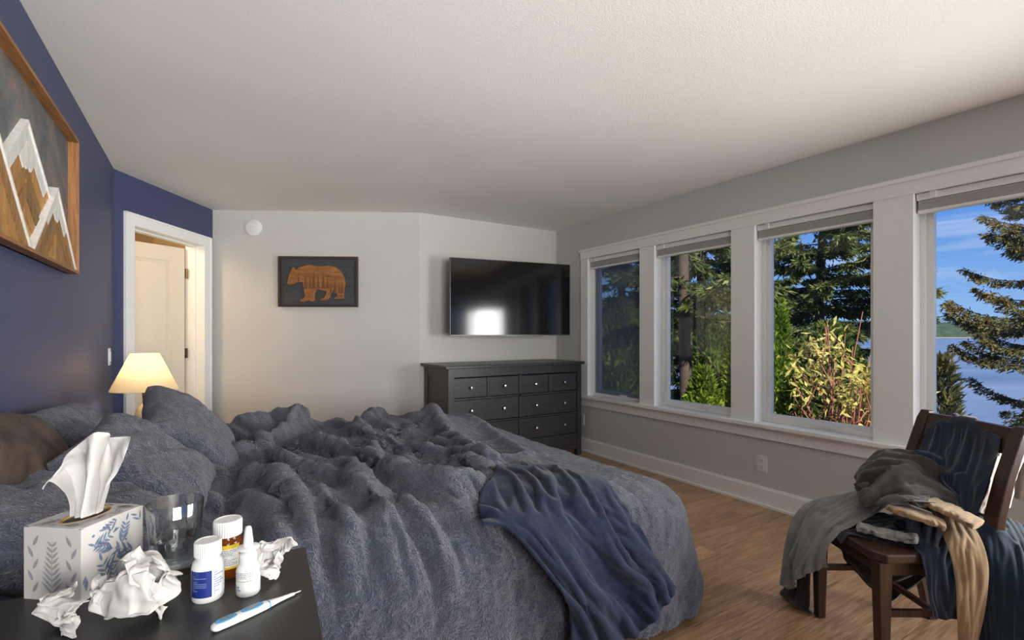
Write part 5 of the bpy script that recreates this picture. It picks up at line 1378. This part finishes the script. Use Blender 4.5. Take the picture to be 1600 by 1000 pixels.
def conifer(name, label, base, H, Rmax, z_low, nb, mat, dens=60, tw=0.34, spray=0.16, wid=0.045, droop=0.25, trunk_r=0.16, seed=1, group=None, shape=0.8, tip=0.12):
    rs = np.random.RandomState(seed); t = thing(name, label, 'tree', base, 0, group)
    zz = np.linspace(0, H, 10); lean = rs.randn(2)*0.02
    tp = np.stack([lean[0]*zz+0.03*np.sin(zz), lean[1]*zz+0.03*np.cos(zz*1.3), zz], -1)
    tubes('trunk', [(tp, trunk_r*(1-zz/H*0.9))], M['bark'], t, 10)
    paths = []; pos = []; dirs = []; tone = []; Ls = []
    for b_ in range(nb):
        f_ = (b_+rs.rand())/nb; z_ = z_low+(H-z_low)*f_**1.0; az = rs.rand()*2*math.pi
        Lb = Rmax*((1-f_)**shape+0.05)*rs.uniform(0.7, 1.1); k_ = 8
        s_ = np.linspace(0, 1, k_); r_ = s_*Lb; dz = -droop*Lb*s_**1.5*1.2+tip*Lb*s_**3*2+0.12*Lb*s_
        cx2 = lean[0]*z_; cy2 = lean[1]*z_
        sway = 0.08*Lb*np.sin(s_*3+rs.rand()*6)
        pts = np.stack([cx2+r_*math.cos(az)-sway*math.sin(az), cy2+r_*math.sin(az)+sway*math.cos(az), z_+dz], -1)
        paths.append((pts, 0.018*(Lb/Rmax+0.3)*(1-s_*0.85)))
        nt2 = int(dens*Lb); 
        if nt2 < 3: nt2 = 3
        ss = rs.rand(nt2)**0.7; base_ = np.stack([np.interp(ss, s_, pts[:, i]) for i in range(3)], -1)
        sgn = np.where(rs.rand(nt2) < 0.5, -1, 1); al = rs.uniform(0.5, 1.1, nt2)
        fd_ = np.stack([np.cos(az+sgn*al), np.sin(az+sgn*al), -0.25-0.3*rs.rand(nt2)], -1); tl = tw*(1-0.6*ss)*rs.uniform(0.5, 1.1, nt2)
        ks = 11
        for q in range(ks):
            ff = (q+rs.rand(nt2))/ks; p_ = base_+fd_*(tl*ff)[:, None]; p_[:, 2] += 0.04*rs.randn(nt2)*tw
            pos.append(p_); dirs.append(fd_+0.55*rs.randn(nt2, 3)+np.array([0, 0, -0.1])); Ls.append(spray*rs.uniform(0.6, 1.2, nt2))
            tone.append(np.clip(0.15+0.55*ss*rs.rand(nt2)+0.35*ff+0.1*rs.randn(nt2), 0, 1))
    tubes('branches', paths, M['bark'], t, 5)['kind'] = 'stuff'
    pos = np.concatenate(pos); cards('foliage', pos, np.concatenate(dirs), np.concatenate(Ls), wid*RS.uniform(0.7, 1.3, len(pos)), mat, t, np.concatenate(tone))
    return t
GZ = -2.2
def at(px, Y, z=GZ): return cw((px-800)/F*Y, Y, z)
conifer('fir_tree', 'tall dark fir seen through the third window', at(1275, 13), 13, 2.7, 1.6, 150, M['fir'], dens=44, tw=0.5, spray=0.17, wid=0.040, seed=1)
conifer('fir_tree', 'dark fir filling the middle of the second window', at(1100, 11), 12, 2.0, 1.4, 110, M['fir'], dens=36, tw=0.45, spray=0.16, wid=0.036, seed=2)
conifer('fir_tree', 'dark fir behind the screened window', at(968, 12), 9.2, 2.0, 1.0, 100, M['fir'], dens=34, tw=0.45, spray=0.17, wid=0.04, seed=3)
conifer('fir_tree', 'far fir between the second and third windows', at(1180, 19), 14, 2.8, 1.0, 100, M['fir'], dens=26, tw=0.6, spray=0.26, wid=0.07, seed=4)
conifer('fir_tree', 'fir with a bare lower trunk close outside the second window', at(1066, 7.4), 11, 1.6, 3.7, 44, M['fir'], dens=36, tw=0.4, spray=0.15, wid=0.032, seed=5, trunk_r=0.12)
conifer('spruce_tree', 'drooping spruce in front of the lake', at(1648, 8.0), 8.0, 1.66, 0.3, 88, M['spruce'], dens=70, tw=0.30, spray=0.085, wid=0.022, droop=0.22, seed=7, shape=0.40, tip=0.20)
conifer('fir_tree', 'fir outside the back window of the room', Vector((2.2, -6.5, GZ)), 9, 2.6, 1.0, 70, M['fir'], dens=26, tw=0.6, spray=0.3, wid=0.09, seed=9)
def column_bush(name, label, base, H, r_, mat, seed, k_=9000, spray=0.10, wid=0.035):
    rs = np.random.RandomState(seed); t = thing(name, label, 'shrub', base)
    tubes('stem', [(np.array([[0, 0, 0], [0, 0, H*0.5], [0.02, 0, H*0.9]]), np.array([0.04, 0.03, 0.01]))], M['bark'], t)
    z_ = rs.rand(k_)**0.9*H; az = rs.rand(k_)*2*math.pi; prof = r_*np.clip((1-(z_/H)**2.2), 0.02, 1)**0.6*(0.85+0.15*np.sin(az*5+z_*3))
    rr_ = prof*(0.72+0.28*rs.rand(k_)**0.5); pos = np.stack([rr_*np.cos(az), rr_*np.sin(az), z_], -1)
    dr2 = np.stack([np.cos(az)*0.5, np.sin(az)*0.5, np.full(k_, 1.0)], -1)+0.45*rs.randn(k_, 3)
    cl = fbm(pos*3+seed, 2)
    cards('foliage', pos, dr2, spray*rs.uniform(0.6, 1.3, k_), wid, mat, t, np.clip(0.45+0.5*cl+0.2*rs.randn(k_), 0, 1)); return t
column_bush('arborvitae', 'bright columnar arborvitae at the edge of the second window', at(1156, 7.6), 3.75, 0.36, M['thuja'], 1, k_=16000, spray=0.09, wid=0.025)
column_bush('arborvitae', 'tall bright arborvitae inside the left of the third window', at(1214, 6.6), 3.95, 0.30, M['thuja'], 2, k_=16000, spray=0.09, wid=0.025)
column_bush('arborvitae', 'shorter bright green arborvitae with a round top', at(1236, 5.75), 3.0, 0.26, M['thuja'], 3, k_=12000, spray=0.08, wid=0.022)
column_bush('leafy_shrub', 'mid green shrub low in the second window', at(1098, 6.6), 2.95, 0.42, M['thuja'], 5, k_=12000, spray=0.11, wid=0.035)
column_bush('dark_shrub', 'dark hedge shrub under the firs behind the red stemmed bush', at(1292, 9.0), 3.6, 1.0, M['shrubdark'], 6, k_=16000, spray=0.14, wid=0.05)
column_bush('dark_shrub', 'dark hedge shrub outside the screened window', at(972, 8.6), 3.9, 0.95, M['shrubdark'], 7, k_=16000, spray=0.14, wid=0.05)
column_bush('dark_shrub', 'dark hedge shrub beyond the bare fir trunk', at(1120, 9.4), 3.7, 0.85, M['shrubdark'], 8, k_=16000, spray=0.14, wid=0.05)
def stem_bush(name, label, base, H, spread, mat, seed, nst=46, leaves=26, leafL=0.10):
    rs = np.random.RandomState(seed); t = thing(name, label, 'shrub', base); paths = []; pos = []; dirs = []; tn = []
    for i in range(nst):
        az = rs.rand()*2*math.pi; out_ = spread*rs.uniform(0.2, 1.0); h_ = H*rs.uniform(0.65, 1.0)*(1-0.25*(out_/spread)**2); k_ = 7; s_ = np.linspace(0, 1, k_)
        pts = np.stack([out_*s_**0.8*math.cos(az)+0.06*rs.randn(k_)*s_, out_*s_**0.8*math.sin(az)+0.06*rs.randn(k_)*s_, h_*s_], -1); paths.append((pts, 0.016*(1-0.7*s_)))
        for q in range(5):
            s1_ = rs.uniform(0.35, 0.95); st_ = np.array([np.interp(s1_, s_, pts[:, j]) for j in range(3)]); en = st_+np.array([rs.randn()*0.18, rs.randn()*0.18, rs.uniform(0.1, 0.4)])
            mid_ = (st_+en)/2+rs.randn(3)*0.03; paths.append((np.stack([st_, mid_, en]), np.array([0.008, 0.006, 0.004])))
            k2 = leaves; pos.append(np.repeat(en[None], k2, 0)+0.05*rs.randn(k2, 3)); dirs.append(rs.randn(k2, 3)+np.array([0, 0, 0.25])); tn.append(np.clip(0.25+0.6*(en[2]/H)*rs.rand(k2)+0.2, 0, 1))
    tubes('stems', paths, M['red_stem'], t, 5)['kind'] = 'stuff'
    pos = np.concatenate(pos); hh = pos[:, 2] > H*(0.66+0.12*RS.rand(len(pos)))
    cards('foliage', pos[hh], np.concatenate(dirs)[hh], leafL*RS.uniform(0.6, 1.2, hh.sum()), leafL*0.30, mat, t, np.concatenate(tn)[hh]); return t
stem_bush('flowering_shrub', 'red stemmed shrub with pale yellow leaves in the third window', at(1322, 5.0), 3.85, 0.50, M['rhodo'], 3, nst=90, leaves=22, leafL=0.10)
column_bush('low_shrub', 'small bushy conifer at the lower corner of the lake window', at(1474, 5.4), 3.15, 0.26, M['spruce'], 12, k_=2600, spray=0.13, wid=0.03)
column_bush('low_shrub', 'yellow green shrub behind the chair back outside the lake window', at(1640, 5.4), 2.5, 0.42, M['thuja'], 13, k_=4000, spray=0.10, wid=0.03)

# ground, water, far shore
M['grass'] = plain('rough_grass', srgb(70, 82, 42), 0.9, noise=0.4, nscale=3)
bm = bmesh.new()
prism(bm, [cw(-20, -20), cw(40, -20), cw(40, 12.5), cw(14.5, 12.0), cw(9, 22), cw(2, 40), cw(-40, 40), cw(-40, -20)], -11, GZ)
obj('ground', bm, M['grass'], kind='structure')
m, t, p = new_mat('lake_water')
p.inputs['Base Color'].default_value = srgb(96, 116, 150); p.inputs['Roughness'].default_value = 0.28; p.inputs['IOR'].default_value = 1.33
v = coords(t, 'Object', (0.25, 1.1, 1)); n = N(t, 'ShaderNodeTexNoise', Scale=1.2, Detail=5.0, Roughness=0.6, Distortion=0.3); t.links.new(v, n.inputs['Vector'])
v2 = coords(t, 'Object', (0.004, 0.03, 1)); n2 = N(t, 'ShaderNodeTexNoise', Scale=1.0, Detail=4.0); t.links.new(v2, n2.inputs['Vector'])
t.links.new(ramp(t, n2.outputs[0], [(0.35, srgb(84, 100, 128)), (0.65, srgb(122, 134, 156))]), p.inputs['Base Color'])
bump(t, p, n.outputs[0], 0.6, 0.25)
bm = bmesh.new(); bx(bm, -3500, 3500, -300, 4500, -12.2, -10.2)
wt = obj('lake_water', bm, m, kind='structure'); wt.rotation_euler = (0, 0, -TH)
# hills: wooded far shore
n = 240; xs = np.linspace(-2600, 3600, n); prof = 78+12*np.sin(xs/410)+9*fbm(np.stack([xs/90, 0*xs, 0*xs], -1), 4)
rows_ = []
for d_, k_ in ((1880, 0.0), (1900, 0.10), (1960, 0.55), (2060, 0.9), (2250, 1.0), (2600, 0.9)):
    rows_.append(np.stack([np.array(cw(1, 0)[:])[0]*xs+ST*d_, -ST*xs+CT*d_, -10.6+prof*k_*(1+0.05*fbm(np.stack([xs/25, 0*xs+d_, 0*xs], -1), 3))], -1))
hg = obj('far_hills', grid_mesh(np.stack(rows_), 'hills', flip=True), plain('far_forest', srgb(52, 68, 50), 0.95, noise=0.6, nscale=0.04), smooth=True, kind='structure')
bm = bmesh.new(); bx(bm, -2600, 3600, 1850, 1884, -10.6, -8.2)
sb = obj('far_beach', bm, plain('tan_beach', srgb(168, 138, 102), 0.9), kind='structure'); sb.rotation_euler = (0, 0, -TH)
# repeats of one kind carry a common group
for base_, g_ in (('pillow', 'slate pillows at the head of the bed'), ('crumpled_tissue', 'crumpled tissues on the bedside table'),
                  ('fir_tree', 'firs outside the windows'), ('arborvitae', 'arborvitae outside the windows'), ('dark_shrub', 'dark hedge shrubs below the firs'), ('low_shrub', 'low shrubs by the lake window')):
    for o_ in list(bpy.data.objects):
        if o_.parent is None and o_.name.split('.')[0] == base_: o_['group'] = g_
